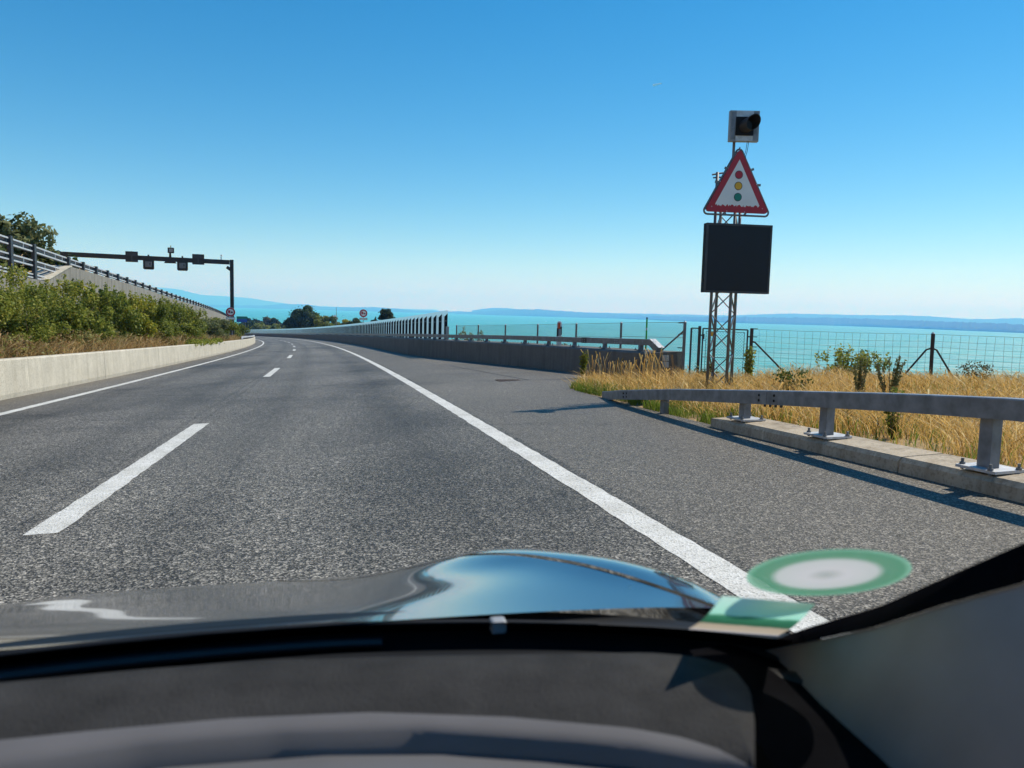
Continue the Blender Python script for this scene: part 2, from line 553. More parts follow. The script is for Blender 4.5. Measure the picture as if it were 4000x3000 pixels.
class MB:
    def __init__(self):
        self.v = []
        self.f = []

    def add(self, vs, fs):
        b = len(self.v)
        self.v += [tuple(p) for p in vs]
        self.f += [tuple(i + b for i in f) for f in fs]
        return self

    def box(self, M, x0, x1, y0, y1, z0, z1):
        vs = [M @ Vector((x, y, z)) for z in (z0, z1) for y in (y0, y1) for x in (x0, x1)]
        return self.add(vs, [(0, 2, 3, 1), (4, 5, 7, 6), (0, 1, 5, 4), (2, 6, 7, 3), (0, 4, 6, 2), (1, 3, 7, 5)])

    def beam(self, p, q, wd, ht, up=Vector((0, 0, 1))):
        p, q = Vector(p), Vector(q)
        d = (q - p).normalized()
        sd = d.cross(up)
        if sd.length < 1e-4:
            sd = d.cross(Vector((0, 1, 0)))
        sd.normalize()
        u = sd.cross(d)
        a, b = sd * (wd / 2), u * (ht / 2)
        vs = [p - a - b, p + a - b, p + a + b, p - a + b, q - a - b, q + a - b, q + a + b, q - a + b]
        return self.add(vs, [(0, 1, 2, 3), (7, 6, 5, 4), (0, 4, 5, 1), (1, 5, 6, 2), (2, 6, 7, 3), (3, 7, 4, 0)])

    def tube(self, pts, r, n=8, r2=None):
        pts = [Vector(p) for p in pts]
        m = len(pts)
        b0 = len(self.v)
        ref = None
        for i, p in enumerate(pts):
            d = (pts[min(i + 1, m - 1)] - pts[max(i - 1, 0)]).normalized()
            if ref is None:
                ref = d.orthogonal().normalized()
            ref = (ref - d * ref.dot(d)).normalized()
            e = d.cross(ref)
            rr = r if r2 is None else r + (r2 - r) * i / (m - 1)
            for k in range(n):
                a = 2 * math.pi * k / n
                self.v.append(tuple(p + ref * (rr * math.cos(a)) + e * (rr * math.sin(a))))
        for i in range(m - 1):
            for k in range(n):
                k2 = (k + 1) % n
                self.f.append((b0 + i * n + k, b0 + i * n + k2, b0 + (i + 1) * n + k2, b0 + (i + 1) * n + k))
        self.f.append(tuple(b0 + k for k in range(n))[::-1])
        self.f.append(tuple(b0 + (m - 1) * n + k for k in range(n)))
        return self

    def prism(self, M, poly, z0, z1):
        n = len(poly)
        vs = [M @ Vector((x, y, z0)) for x, y in poly] + [M @ Vector((x, y, z1)) for x, y in poly]
        fs = [tuple(range(n))[::-1], tuple(range(n, 2 * n))]
        fs += [(i, (i + 1) % n, n + (i + 1) % n, n + i) for i in range(n)]
        return self.add(vs, fs)

    def ring(self, M, outer, inner, z0, z1):
        n = len(outer)
        vs = [M @ Vector((x, y, z)) for z in (z0, z1) for pl in (outer, inner) for x, y in pl]
        fs = []
        for i in range(n):
            j = (i + 1) % n
            fs += [(2 * n + i, 2 * n + j, 3 * n + j, 3 * n + i), (i, n + i, n + j, j), (i, j, 2 * n + j, 2 * n + i), (n + i, 3 * n + i, 3 * n + j, n + j)]
        return self.add(vs, fs)

    def build(self, name, mat, parent=None, smooth=False, bev=0.0):
        me = bpy.data.meshes.new(name)
        me.from_pydata(self.v, [], self.f)
        if smooth:
            me.polygons.foreach_set('use_smooth', np.ones(len(me.polygons), dtype=bool))
        me.update()
        me.materials.append(MATS[mat])
        o = bpy.data.objects.new(name, me)
        link(o, parent)
        if bev:
            b = o.modifiers.new('bevel', 'BEVEL')
            b.width = bev
            b.segments = 2
            b.limit_method = 'ANGLE'
        return o


I4 = Matrix.Identity(4)


def inst(name, me, M, parent):
    """another object that shares mesh data, placed by a world matrix"""
    o = bpy.data.objects.new(name, me)
    o.matrix_basis = M
    link(o, parent)
    return o


def local_mesh(name, mb, mat, smooth=False):
    me = bpy.data.meshes.new(name)
    me.from_pydata(mb.v, [], mb.f)
    if smooth:
        me.polygons.foreach_set('use_smooth', np.ones(len(me.polygons), dtype=bool))
    me.update()
    me.materials.append(MATS[mat])
    return me


def circle(r, n, cx=0, cy=0):
    return [(cx + r * math.cos(2 * math.pi * i / n), cy + r * math.sin(2 * math.pi * i / n)) for i in range(n)]


def srange(a, b, step):
    n = max(1, int(round((b - a) / step)))
    return [a + (b - a) * i / n for i in range(n + 1)]


def sheet(name, ss, w0, w1, h, mat, parent=None, nw=1):
    V, F = [], []
    for s in ss:
        a = w0(s) if callable(w0) else w0
        b = w1(s) if callable(w1) else w1
        for k in range(nw + 1):
            V.append(rp(s, a + (b - a) * k / nw, h))
    m = nw + 1
    for i in range(len(ss) - 1):
        for k in range(nw):
            F.append((i * m + k, i * m + k + 1, (i + 1) * m + k + 1, (i + 1) * m + k))
    return quads(name, V, F, mat, parent)


def sweep(name, ss, prof, mat, parent=None, cap=True, rise=False):
    """closed section prof(s) -> [(w, h), ...] carried along the road"""
    V, F, RI = [], [], []
    n = None
    for s in ss:
        p = prof(s)
        n = len(p)
        hm = max(h for _, h in p)
        for w, h in p:
            V.append(rp(s, w, h))
            RI.append(h / hm)
    for i in range(len(ss) - 1):
        for k in range(n):
            k2 = (k + 1) % n
            F.append((i * n + k, (i + 1) * n + k, (i + 1) * n + k2, i * n + k2))
    me = bpy.data.meshes.new(name)
    fs = list(F)
    if cap:
        fs += [tuple(range(n)), tuple((len(ss) - 1) * n + k for k in range(n))[::-1]]
    me.from_pydata([tuple(v) for v in V], [], fs)
    if rise:
        a = me.attributes.new('rise', 'FLOAT', 'POINT')
        a.data.foreach_set('value', np.asarray(RI, dtype=np.float32))
    me.update()
    me.materials.append(MATS[mat])
    o = bpy.data.objects.new(name, me)
    return link(o, parent)


# ------------------------------------------------------------------ ground, road, lake, far shores
def fence_s(w):
    return 10.6 - (w - 9.5) * 0.50


def ground_h(s, w):
    """height over the road plane"""
    if w < -19:
        return 4.25 + min(30, (-19 - w) * 0.55)
    if w < -9.3:
        return 4.2 if s > 31 else 3.4
    if w < -4.95:
        return 0.62 + (-4.95 - w) * 0.10
    if w <= 5.5:
        return -0.03
    d = min(w - (wall_w(s) + 1.0), s - fence_s(w) - 0.5)
    d = max(d, w - 20)
    base = -0.03 if s < 9 else -0.05
    if w > 6.7 and s < 9.5:
        base = 0.02
    if d > 0:
        base -= 0.35 * min(1, d) + 0.5 * d
    return base


WC = [-150, -110, -80, -60, -45, -35, -27, -22, -19, -15, -12, -9.42, -9.36, -9.2, -9.1, -8, -7, -6, -5.2, -5.02, -4.9, 0, 3, 5.5, 6.3, 6.75, 7.2, 7.8, 8.4, 9, 9.6, 10.2, 11, 12, 13, 14, 15, 16, 18, 20, 22, 25, 30, 38, 48, 62, 80, 105, 140, 170]
SC = srange(-50, 24, 2) + srange(25, 60, 2.5) + srange(64, 540, 7)
V, F = [], []
for s in SC:
    for w in WC:
        p = rp(s, w, ground_h(s, w))
        p.z = max(p.z, -65.6)
        V.append(p)
nw = len(WC)
for i in range(len(SC) - 1):
    for k in range(nw - 1):
        F.append((i * nw + k, i * nw + k + 1, (i + 1) * nw + k + 1, (i + 1) * nw + k))
gnd = quads('ground', V, F, 'verge_soil')
tag(gnd, kind='structure')


def road_right(s):
    return float(np.interp(s, [-60, 3.2, 6, 9.4, 12.8, 13.0], [6.14, 6.24, 6.28, 6.42, 7.9, wall_w(13.0) + 0.06])) if s < 13 else wall_w(s) + 0.06


SR = srange(-30, 20, 1.0) + srange(22, 100, 2) + srange(104, 420, 4)
road = sheet('road', SR, -3.72, 3.78, 0.0, 'asphalt', None, 24)
_la = road.data.attributes.new('lane', 'FLOAT', 'POINT')
_la.data.foreach_set('value', np.tile(np.abs(((np.linspace(-3.72, 3.78, 25) + 7.2) % 3.6) / 3.6), len(SR)).astype(np.float32))
tag(road, kind='structure')
sh1 = sheet('hard_shoulder', SR, 3.78, road_right, 0.0, 'asphalt_shoulder', None, 3)
tag(sh1, kind='structure')
sh2 = sheet('verge_strip', SR, -4.85, -3.72, 0.0, 'asphalt_shoulder', None, 1)
tag(sh2, kind='structure')
_je = {}


def jit(key, a):
    return lambda s: a + _je.setdefault((key, round(s, 3)), rnd.uniform(-0.007, 0.007))


PS = srange(-8, 24, 0.14) + srange(24.4, 60, 0.4) + srange(62, 300, 3)
sheet('edge_line', PS, jit('a', 3.50), jit('b', 3.70), 0.003, 'road_paint', road)
sheet('edge_line', PS, jit('c', -3.64), jit('d', -3.45), 0.003, 'road_paint', road)
for k in range(0, 17):
    s0 = 18.0 * k + 0.03
    sheet('lane_dash', srange(s0, s0 + 6.0, 0.14 if k < 3 else 1.0), jit('e%d' % k, -0.10), jit('f%d' % k, 0.10), 0.003, 'road_paint', road)
# repaired strip of newer asphalt along the left lane and tar joint in the lay-by
sheet('tar_joint', srange(12.4, 21, 1), lambda s: 6.36 - (s - 12.4) * 0.05, lambda s: 6.39 - (s - 12.4) * 0.05, 0.004, 'matt_black', sh1)
# drain grate in the shoulder
g = MB()
for i in range(9):
    g.box(frame(12.5, 5.95, 0.003), -0.26 + i * 0.06, -0.26 + i * 0.06 + 0.035, -0.2, 0.2, 0, 0.012)
g.box(frame(12.5, 5.95, 0.0), -0.3, 0.3, -0.24, 0.24, -0.01, 0.004)
g.build('drain_grate', 'drain_iron', sh1)

lk = MB()
lk.add([(-38000, -6000, -65), (38000, -6000, -65), (38000, 40000, -65), (-38000, 40000, -65)], [(0, 1, 2, 3)])
lake = lk.build('lake', 'lake_water')
tag(lake, kind='structure')


def ridge(name, pts, depth, mat, rough, seed, seg):
    """far shore: pts = (azimuth tangent x/y, distance y, crest height over the lake); a body of land with foreshore, crest and back slope"""
    rg = np.random.default_rng(seed)
    ts = np.array([p[0] for p in pts])
    tt = np.linspace(ts[0], ts[-1], seg)
    yy = np.interp(tt, ts, [p[1] for p in pts])
    hh = np.interp(tt, ts, [p[2] for p in pts])
    n1 = np.convolve(rg.normal(0, 1, seg + 8), np.ones(5) / 5, 'same')[4:-4]
    n2 = rg.normal(0, 1, seg)
    hh = np.maximum(1.0, hh + rough * (n1 * 1.3 + n2 * 0.35))
    rows = [(0.0, 0.0), (0.02, 0.16), (0.10, 0.34), (0.30, 0.55), (0.60, 0.86), (0.85, 1.0), (1.3, 0.7), (2.0, 0.0)]
    V, F = [], []
    for j, (dy, fh) in enumerate(rows):
        jit = rg.normal(0, 1, seg) * (rough * 0.25 if 0 < j < 5 else 0)
        for i in range(seg):
            y = yy[i] + dy * depth
            V.append((tt[i] * y, y, -65.2 + hh[i] * fh + jit[i] + (0 if j not in (0, 7) else 0)))
    for j in range(len(rows) - 1):
        for i in range(seg - 1):
            F.append((j * seg + i, j * seg + i + 1, (j + 1) * seg + i + 1, (j + 1) * seg + i))
    o = quads(name, V, F, mat, smooth=False)
    return tag(o, kind='structure')


# tangent, distance, crest height above lake level
ridge('near_shore', [(0.14, 12800, 60), (0.20, 11000, 62), (0.30, 9600, 80), (0.42, 9300, 100), (0.50, 8400, 95), (0.58, 7200, 84), (0.68, 6100, 72), (0.80, 5200, 66), (1.0, 4400, 62)], 900, 'far_shore', 7, 1, 520)
ridge('shore_hill', [(-0.075, 15500, 30), (-0.05, 15000, 58), (-0.02, 14500, 95), (0.01, 14200, 134), (0.035, 13900, 136), (0.06, 13600, 118), (0.10, 13300, 92), (0.16, 12900, 78), (0.26, 12400, 60)], 1500, 'far_shore', 7, 2, 320)
ridge('back_hill', [(-0.055, 18500, 90), (-0.03, 18500, 168), (-0.01, 18500, 170), (0.02, 18500, 120), (0.10, 18500, 110), (0.28, 17000, 120), (0.36, 15500, 190), (0.46, 15000, 200), (0.53, 14500, 205), (0.60, 14500, 165), (0.66, 14000, 205), (0.9, 13500, 190)], 1800, 'far_shore', 5, 3, 420)
ridge('left_shore', [(-0.62, 15500, 70), (-0.45, 16500, 60), (-0.37, 18000, 62), (-0.33, 18500, 75), (-0.30, 18800, 135), (-0.27, 18800, 132), (-0.25, 18500, 78), (-0.21, 18000, 86), (-0.185, 17800, 110), (-0.16, 17500, 88), (-0.135, 17300, 52), (-0.08, 16800, 52), (-0.04, 16000, 46)], 1600, 'far_shore', 5, 4, 360)
ridge('mountain', [(-0.62, 27000, 760), (-0.54, 27000, 740), (-0.47, 27000, 700), (-0.44, 27000, 640), (-0.41, 27000, 430), (-0.385, 27000, 420), (-0.345, 27000, 350), (-0.32, 27500, 260), (-0.29, 28000, 160), (-0.25, 28500, 110), (-0.1, 29000, 90)], 3500, 'far_mountain', 7, 5, 260)

# the air over the lake
hz = MB()
hz.box(I4, -41000, 41000, -9000, 42000, -67, 760)
haze = hz.build('haze', 'matt_black')
hm = bpy.data.materials.new('haze_air')
hm.use_nodes = True
hn = hm.node_tree
for n_ in list(hn.nodes):
    if n_.type != 'OUTPUT_MATERIAL':
        hn.nodes.remove(n_)
pv = hn.nodes.new('ShaderNodeVolumePrincipled')
pv.inputs['Color'].default_value = (0.12, 0.43, 1.0, 1)
pv.inputs['Absorption Color'].default_value = (0.86, 0.97, 1, 1)
pv.inputs['Density'].default_value = 0.000135
pv.inputs['Anisotropy'].default_value = 0.15
hn.links.new(pv.outputs[0], hn.nodes['Material Output'].inputs['Volume'])
haze.data.materials.clear()
haze.data.materials.append(hm)
tag(haze, kind='stuff')

# ------------------------------------------------------------------ left concrete wall, its rail, planting strip
lw = empty('concrete_wall', rp(12, -4.9), 'low pale weathered concrete wall along the left edge of the road', 'wall')
a = -12.0
while a < 150:
    b = a + 8.0
    sweep('wall_segment', srange(a + 0.012, b - 0.012, 1.0), lambda s: [(-4.78, -0.02), (-4.76, 0.10), (-4.79, 0.80), (-4.81, 0.83), (-5.15, 0.83), (-5.17, 0.80), (-5.17, -0.02)], 'concrete_pale', lw, rise=True)
    a = b
gr = empty('guard_rail', rp(80, -4.95, .83), 'short pale steel rail on the end of the low left wall', 'guard rail')
sweep('rail', srange(75, 150, 2), lambda s: [(-4.86, 1.0), (-4.86, 1.16), (-5.02, 1.16), (-5.02, 1.0)], 'galvanised_bright', gr)
MB().beam(rp(75.0, -4.94, 1.08), rp(74.2, -4.94, 0.86), 0.15, 0.15).build('end_piece', 'galvanised_bright', gr)
pm = local_mesh('post', MB().box(I4, -0.04, 0.04, -0.05, 0.05, 0, 0.18), 'galvanised')
for k in range(12):
    inst('post', pm, frame(76.5 + k * 2, -4.95, 0.83), gr)

# retaining wall with the upper rail
def ret_top(s):
    return float(np.interp(s, [0, 28.6, 28.9, 32.1, 45, 62, 110, 200], [3.52, 3.54, 3.56, 4.40, 4.34, 4.20, 4.22, 4.2]))


rw = empty('retaining_wall', rp(40, -9.2), 'tall grey concrete retaining wall behind the bushes with a sloping step', 'wall')
ends = [4, 16, 28.7, 32.1, 44, 56, 68, 80, 92, 104, 116, 128, 140, 152, 164]
for a, b in zip(ends[:-1], ends[1:]):
    sweep('wall_panel', srange(a + 0.01, b - 0.01, 1.5), lambda s: [(-9.0, 0.3), (-9.0, ret_top(s)), (-9.42, ret_top(s)), (-9.42, 0.3)], 'concrete_grey', rw)
sweep('coping', srange(28.75, 32.2, 0.5), lambda s: [(-8.96, ret_top(s) + 0.003), (-8.96, ret_top(s) + 0.05), (-9.9, ret_top(s) + 0.05), (-9.9, ret_top(s) + 0.003)], 'concrete_pale', rw)

ur = empty('guard_rail', rp(40, -9.15, 4.4), 'long steel guard rail with dark posts on top of the tall retaining wall', 'guard rail')


def rail_pair(s0, s1, w, hb, ht, parent, tops=True):  # light on the beam's edges put into colour: bright strips, dark web
    sweep('rail', srange(s0, s1, 1.1), lambda s: [(w, hb(s)), (w, hb(s) + 0.055), (w - 0.03, hb(s) + 0.055), (w - 0.03, hb(s))], 'galvanised_bright', parent)
    sweep('rail', srange(s0, s1, 1.1), lambda s: [(w, ht(s) - 0.055), (w, ht(s)), (w - 0.03, ht(s)), (w - 0.03, ht(s) - 0.055)], 'galvanised_bright', parent)
    sweep('rail_web', srange(s0, s1, 1.1), lambda s: [(w - 0.12, hb(s)), (w - 0.12, ht(s)), (w - 0.13, ht(s)), (w - 0.13, hb(s))], 'dark_steel', parent)


UR = 4.78
top_h = lambda s: float(np.interp(s, [20, 28, 32, 60, 200], [4.92, 4.86, 4.80, 4.60, 4.62]))
rail_pair(20, 150, -9.15, lambda s: top_h(s) - 0.26, top_h, ur)
rail_pair(20, 31.2, -9.15, lambda s: top_h(s) - 0.80, lambda s: top_h(s) - 0.55, ur)
rail_pair(20, 30.2, -9.15, lambda s: top_h(s) - 1.26, lambda s: top_h(s) - 1.08, ur)
p_lo = local_mesh('post', MB().box(I4, -0.10, 0.02, -0.19, 0.0, -1.42, 0.06).box(I4, -0.10, 0.022, 0.002, 0.02, -1.42, 0.02), 'dark_steel')
p_hi = local_mesh('post', MB().box(I4, -0.10, 0.06, -0.10, 0.10, -0.42, 0.03), 'dark_steel')
b_hi = local_mesh('divider', MB().box(I4, -0.012, 0.004, -0.02, 0.02, -0.24, -0.02), 'galvanised_bright')
for s in (23.4, 25.8, 28.15):
    inst('post', p_lo, frame(s, -9.10, top_h(s)), ur)
for k in range(50):
    s = 32.25 + k * 2.22
    inst('post', p_hi, frame(s, -9.12, top_h(s)), ur)
    if k < 30:
        inst('divider', b_hi, frame(s + 1.15, -9.15, top_h(s + 1.15)), ur)
for s in (27, 29.3, 30.6, 31.5):
    inst('divider', b_hi, frame(s, -9.15, top_h(s)), ur)
    if s < 31:
        inst('divider', b_hi, frame(s, -9.15, top_h(s) - 0.54), ur)

# ------------------------------------------------------------------ gantry over the upper carriageway
GS = 73.75
gp = rp(GS, -5.8, 0.6)
t0 = hd(GS)
GL = Vector((-math.cos(t0), math.sin(t0), 0))      # leftwards along the beam
GF = Vector((math.sin(t0), math.cos(t0), 0))
ga = empty('signal_gantry', gp, 'dark steel signal gantry spanning the upper carriageway at left', 'gantry')
gx = Vector((gp.x, gp.y, 0))


def gpt(t, z, f=0.0):
    return gx + GL * t + GF * f + Vector((0, 0, z))


BZ = 4.10
MB().beam(gpt(0, gp.z - 0.6), gpt(0, 4.36), 0.34, 0.34, GF).build('column', 'gantry_paint', ga, bev=0.02)
MB().beam(gpt(0.2, BZ + 0.01), gpt(14.9, BZ + 0.16), 0.4, 0.42).build('beam', 'gantry_paint', ga, bev=0.02)
MB().beam(gpt(0.45, BZ - 0.45), gpt(0.02, BZ - 0.75), 0.3, 0.3).build('haunch', 'gantry_paint', ga)
MB().beam(gpt(14.6, 0.4), gpt(14.6, BZ + 0.1), 0.4, 0.4, GF).build('column', 'gantry_paint', ga, bev=0.02)
MB().tube([gpt(15.0, 4.2, -0.25), gpt(15.15, 4.45, -0.25), gpt(14.8, 4.55, -0.25), gpt(14.4, 4.3, -0.25)], 0.04).build('cable_loop', 'black_plastic', ga)
for t in (7.32, 4.38):
    M = Matrix.Translation(gpt(t, 3.60, -0.15)) @ Matrix.Rotation(-t0, 4, 'Z')
    ro = lambda a: [(x * a, z * a) for x, z in ((-1, -.8), (-.8, -1), (.8, -1), (1, -.8), (1, .8), (.8, 1), (-.8, 1), (-1, .8))]
    MX = M @ Matrix.Rotation(R(90), 4, 'X')
    sg = MB().prism(MX, ro(0.47), 0.0, 0.12).build('lane_signal', 'black_plastic', ga)
    MB().box(M, -0.25, 0.27, -0.35, -0.12, -0.24, 0.26).build('rear_box', 'galvanised_dull', sg)
    MB().box(M, 0.12, 0.2, -0.37, -0.351, -0.05, 0.12).build('hatch', 'black_plastic', sg)
    MB().beam(gpt(t, 3.95, -0.22), gpt(t, 4.5, -0.22), 0.14, 0.08, GF).build('hanger', 'gantry_paint', ga)
for t, z in ((8.73, 4.25), (2.97, 4.25)):
    M = Matrix.Translation(gpt(t, z, -0.30)) @ Matrix.Rotation(-t0, 4, 'Z')
    pl = MB().box(M, -0.53, 0.53, -0.06, 0.0, -0.49, 0.49).build('rear_panel', 'gantry_paint', ga, bev=0.01)
    MB().box(M, -0.42, 0.42, -0.085, -0.062, 0.1, 0.36).build('rib', 'dark_steel', pl)
    MB().box(M, -0.06, 0.06, -0.09, -0.062, -0.4, 0.5).build('rib', 'dark_steel', pl)
M = Matrix.Translation(gpt(5.39, 5.0, -0.1)) @ Matrix.Rotation(-t0, 4, 'Z')
sb = MB().box(M, -0.28, 0.28, -0.12, 0.1, -0.26, 0.26).build('lamp_box', 'black_plastic', ga, bev=0.05)
MB().box(M, -0.14, 0.16, -0.2, -0.121, -0.16, 0.16).build('rear_box', 'cabinet_grey', sb)
MB().tube([gpt(5.39, 4.2, -0.15), gpt(5.39, 5.45, -0.15)], 0.035).build('mast', 'gantry_paint', ga)
MB().prism(Matrix.Translation(gpt(5.43, 3.98, -0.28)) @ Matrix.Rotation(-t0, 4, 'Z') @ Matrix.Rotation(R(90), 4, 'X'), [(-0.55, -0.2), (0.55, -0.2), (0.36, 0.1), (0.12, 0.25), (0.08, 0.8), (-0.08, 0.8), (-0.12, 0.25), (-0.36, 0.1)], 0, 0.06).build('bracket', 'gantry_paint', ga)
MB().tube([gpt(0.95, 4.2, -0.1), gpt(0.95, 4.62, -0.1)], 0.04).build('camera_mast', 'gantry_paint', ga)
MB().box(Matrix.Translation(gpt(0.9, 4.72, -0.1)), -0.08, 0.08, -0.12, 0.08, -0.07, 0.07).build('camera_head', 'white_paint', ga, bev=0.03)
for t in srange(1, 14, 1.4):
    MB().beam(gpt(t, BZ + 0.22 + 0.0102 * t), gpt(t + 0.5, BZ + 0.225 + 0.0102 * t), 0.1, 0.02).build('conduit_clip', 'galvanised_bright', ga)


# ------------------------------------------------------------------ round no-overtaking signs
def no_overtake(pos, face, zc, dia, label, plate_txt, group, pole_base):
    o = empty('road_sign', Vector((pos.x, pos.y, pole_base)), label, 'road sign', group)
    M = Matrix.Translation((pos.x, pos.y, zc)) @ Matrix.Rotation(face, 4, 'Z') @ Matrix.Rotation(R(90), 4, 'X')
    r = dia / 2
    MB().prism(M, circle(r, 32), -0.02, 0.012).build('disc', 'white_sign', o)
    MB().ring(M, circle(r * 0.97, 32), circle(r * 0.66, 32), 0.014, 0.018).build('red_ring', 'red_sign', o)
    s = r * 0.5
    tk = MB().prism(M, [(-0.98 * s, -0.35 * s), (-0.1 * s, -0.35 * s), (-0.1 * s, 0.75 * s), (-0.98 * s, 0.75 * s)], 0.014, 0.019)
    tk.prism(M, circle(0.14 * s, 10, -0.8 * s, -0.42 * s), 0.014, 0.019).prism(M, circle(0.14 * s, 10, -0.3 * s, -0.42 * s), 0.014, 0.019)
    tk.build('truck_symbol', 'red_sign', o)
    cs = MB().prism(M, [(0.1 * s, -0.35 * s), (1.0 * s, -0.35 * s), (1.0 * s, 0.0), (0.85 * s, 0.05 * s), (0.75 * s, 0.3 * s), (0.35 * s, 0.3 * s), (0.25 * s, 0.05 * s), (0.1 * s, 0.0)], 0.014, 0.019)
    cs.prism(M, circle(0.13 * s, 10, 0.3 * s, -0.4 * s), 0.014, 0.019).prism(M, circle(0.13 * s, 10, 0.8 * s, -0.4 * s), 0.014, 0.019)
    cs.build('car_symbol', 'black_sign', o)
    pl = MB().box(M, -r * 0.98, r * 0.98, -r * 1.66, -r * 1.12, -0.02, 0.012).build('plate', 'white_sign', o)
    e = r * 0.98
    MB().ring(M, [(-e * .98, -r * 1.65), (e * .98, -r * 1.65), (e * .98, -r * 1.13), (-e * .98, -r * 1.13)], [(-e * .92, -r * 1.60), (e * .92, -r * 1.60), (e * .92, -r * 1.18), (-e * .92, -r * 1.18)], 0.013, 0.016).build('plate_border', 'black_sign', pl)
    if plate_txt:
        for sx in (-1, 1):
            cx = sx * e * 0.76
            MB().prism(M, [(cx - 0.018, -r * 1.55), (cx + 0.018, -r * 1.55), (cx + 0.018, -r * 1.36), (cx + 0.06, -r * 1.36), (cx, -r * 1.22), (cx - 0.06, -r * 1.36), (cx - 0.018, -r * 1.36)], 0.013, 0.017).build('arrow', 'black_sign', pl)
        fc = bpy.data.curves.new('lettering', 'FONT')
        fc.body = plate_txt
        fc.size = r * 0.44
        fc.align_x = 'CENTER'
        fc.align_y = 'CENTER'
        fc.extrude = 0.002
        fc.materials.append(MATS['black_sign'])
        fo = bpy.data.objects.new('lettering', fc)
        COL.objects.link(fo)
        lm = bpy.data.meshes.new_from_object(fo)
        bpy.data.objects.remove(fo)
        lm.materials.clear()
        lm.materials.append(MATS['black_sign'])
        fo = bpy.data.objects.new('lettering', lm)
        fo.matrix_basis = M @ Matrix.Translation((0, -r * 1.39, 0.016))
        link(fo, pl)
    for dx in (-0.12, 0.12) if plate_txt == '' else (0.0,):
        MB().tube([M @ Vector((dx, r * 0.8, -0.05)), Vector((0, 0, pole_base)) + Vector(((M @ Vector((dx, 0, -0.05))).x, (M @ Vector((dx, 0, -0.05))).y, 0))], 0.038).build('pole', 'galvanised', o)
    return o


p = rp(70.9, -5.75)
no_overtake(p, -hd(60) * 0.9, -0.65, 0.86, 'round red-ringed no-overtaking sign in front of the gantry column', '', 'no-overtaking signs', p.z)
p = rp(85.7, 7.95)
no_overtake(p, -hd(60) * 0.9, -0.57, 0.94, 'round no-overtaking sign with a 7,1 km plate above the noise barrier', '7,1 km', 'no-overtaking signs', p.z - 1.0)

# far direction sign
ds_ = empty('direction_sign', rp(205, -6.2), 'green and blue direction sign beyond the end of the bushes', 'direction sign')
M = Matrix.Translation((-89.2, 250.0, -4.55)) @ Matrix.Rotation(R(20), 4, 'Z') @ Matrix.Rotation(R(90), 4, 'X')
MB().box(M, -1.65, 1.65, -0.95, 0.12, 0, 0.1).build('lower_panel', 'blue_sign', ds_)
MB().box(M, -1.65, 1.65, 0.125, 0.95, 0, 0.1).build('upper_panel', 'motorway_green_sign', ds_)
for x in (-1.1, 1.1):
    MB().tube([M @ Vector((x, 0.9, -0.06)), M @ Vector((x, -6.5, -0.06))], 0.07).build('post', 'galvanised', ds_)

# ------------------------------------------------------------------ right wall with rail, barrier, fence, gate
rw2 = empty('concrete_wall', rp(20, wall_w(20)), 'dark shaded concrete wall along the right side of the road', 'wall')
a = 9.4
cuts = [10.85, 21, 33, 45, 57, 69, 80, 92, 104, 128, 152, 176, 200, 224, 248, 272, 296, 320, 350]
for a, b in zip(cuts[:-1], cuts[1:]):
    sweep('wall_segment', srange(a + 0.012, b - 0.012, 1.0), lambda s: [(wall_w(s), -0.05), (wall_w(s) + 0.02, wall_h(s) - 0.03), (wall_w(s) + 0.045, wall_h(s)), (wall_w(s) + WALL_T, wall_h(s) + 0.01), (wall_w(s) + WALL_T, -0.6)], 'concrete_dark', rw2)
pc = frame(10.86, wall_w(10.86) + 0.36, 0)
for z in (0.28, 0.43):
    MB().box(pc, -0.075, 0.085, -0.014, -0.004, z, z + 0.13).build('notice', 'paper_label', rw2)
    for q in range(4):
        MB().box(pc, -0.055, 0.06 - 0.03 * (q % 2), -0.0165, -0.0145, z + 0.02 + q * 0.027, z + 0.03 + q * 0.027).build('notice_line', 'cabinet_grey', rw2)

rr = empty('guard_rail', rp(12, wall_w(12) + .25, wall_h(12)), 'galvanised box-beam guard rail bolted on top of the right concrete wall', 'guard rail')
rl_top = lambda s: wall_h(s) + float(np.interp(s, [9, 14, 27, 60], [.295, .285, .26, .25]))
rlw = lambda s: wall_w(s) + 0.28
for a, b in ((11.45, 14.98), (15.0, 18.98), (19.0, 24.98), (25.0, 30.98), (31, 37), (37.02, 60), (60.02, 100), (100.02, 160), (160.02, 260), (260.02, 340)):
    sweep('rail', srange(a, b, 1.0), lambda s: [(rlw(s), rl_top(s) - 0.145), (rlw(s), rl_top(s)), (rlw(s) + 0.09, rl_top(s)), (rlw(s) + 0.09, rl_top(s) - 0.145)], 'galvanised', rr)
MB().beam(rp(11.46, rlw(11.45) + .045, rl_top(11.45) - 0.0725), rp(11.08, rlw(11.1) + .045, wall_h(11.1) + .03), 0.09, 0.145).build('end_piece', 'galvanised', rr)
MB().beam(rp(11.40, rlw(11.45) + .06, rl_top(11.4) + 0.006), rp(11.0, rlw(11.0) + .06, wall_h(11.0) + .10), 0.16, 0.012).build('end_cover', 'galvanised_bright', rr)
sweep('sleeve', srange(14.75, 15.05, .15), lambda s: [(rlw(s) - .006, rl_top(s) - 0.15), (rlw(s) - .006, rl_top(s) + .005), (rlw(s) + 0.096, rl_top(s) + .005), (rlw(s) + 0.096, rl_top(s) - .15)], 'dark_steel', rr)
pst = local_mesh('post', MB().box(I4, -0.045, 0.045, -0.055, 0.055, 0, 0.13), 'galvanised')
bpl = local_mesh('base_plate', MB().box(I4, -0.12, 0.12, -0.13, 0.13, 0.012, 0.03), 'galvanised')
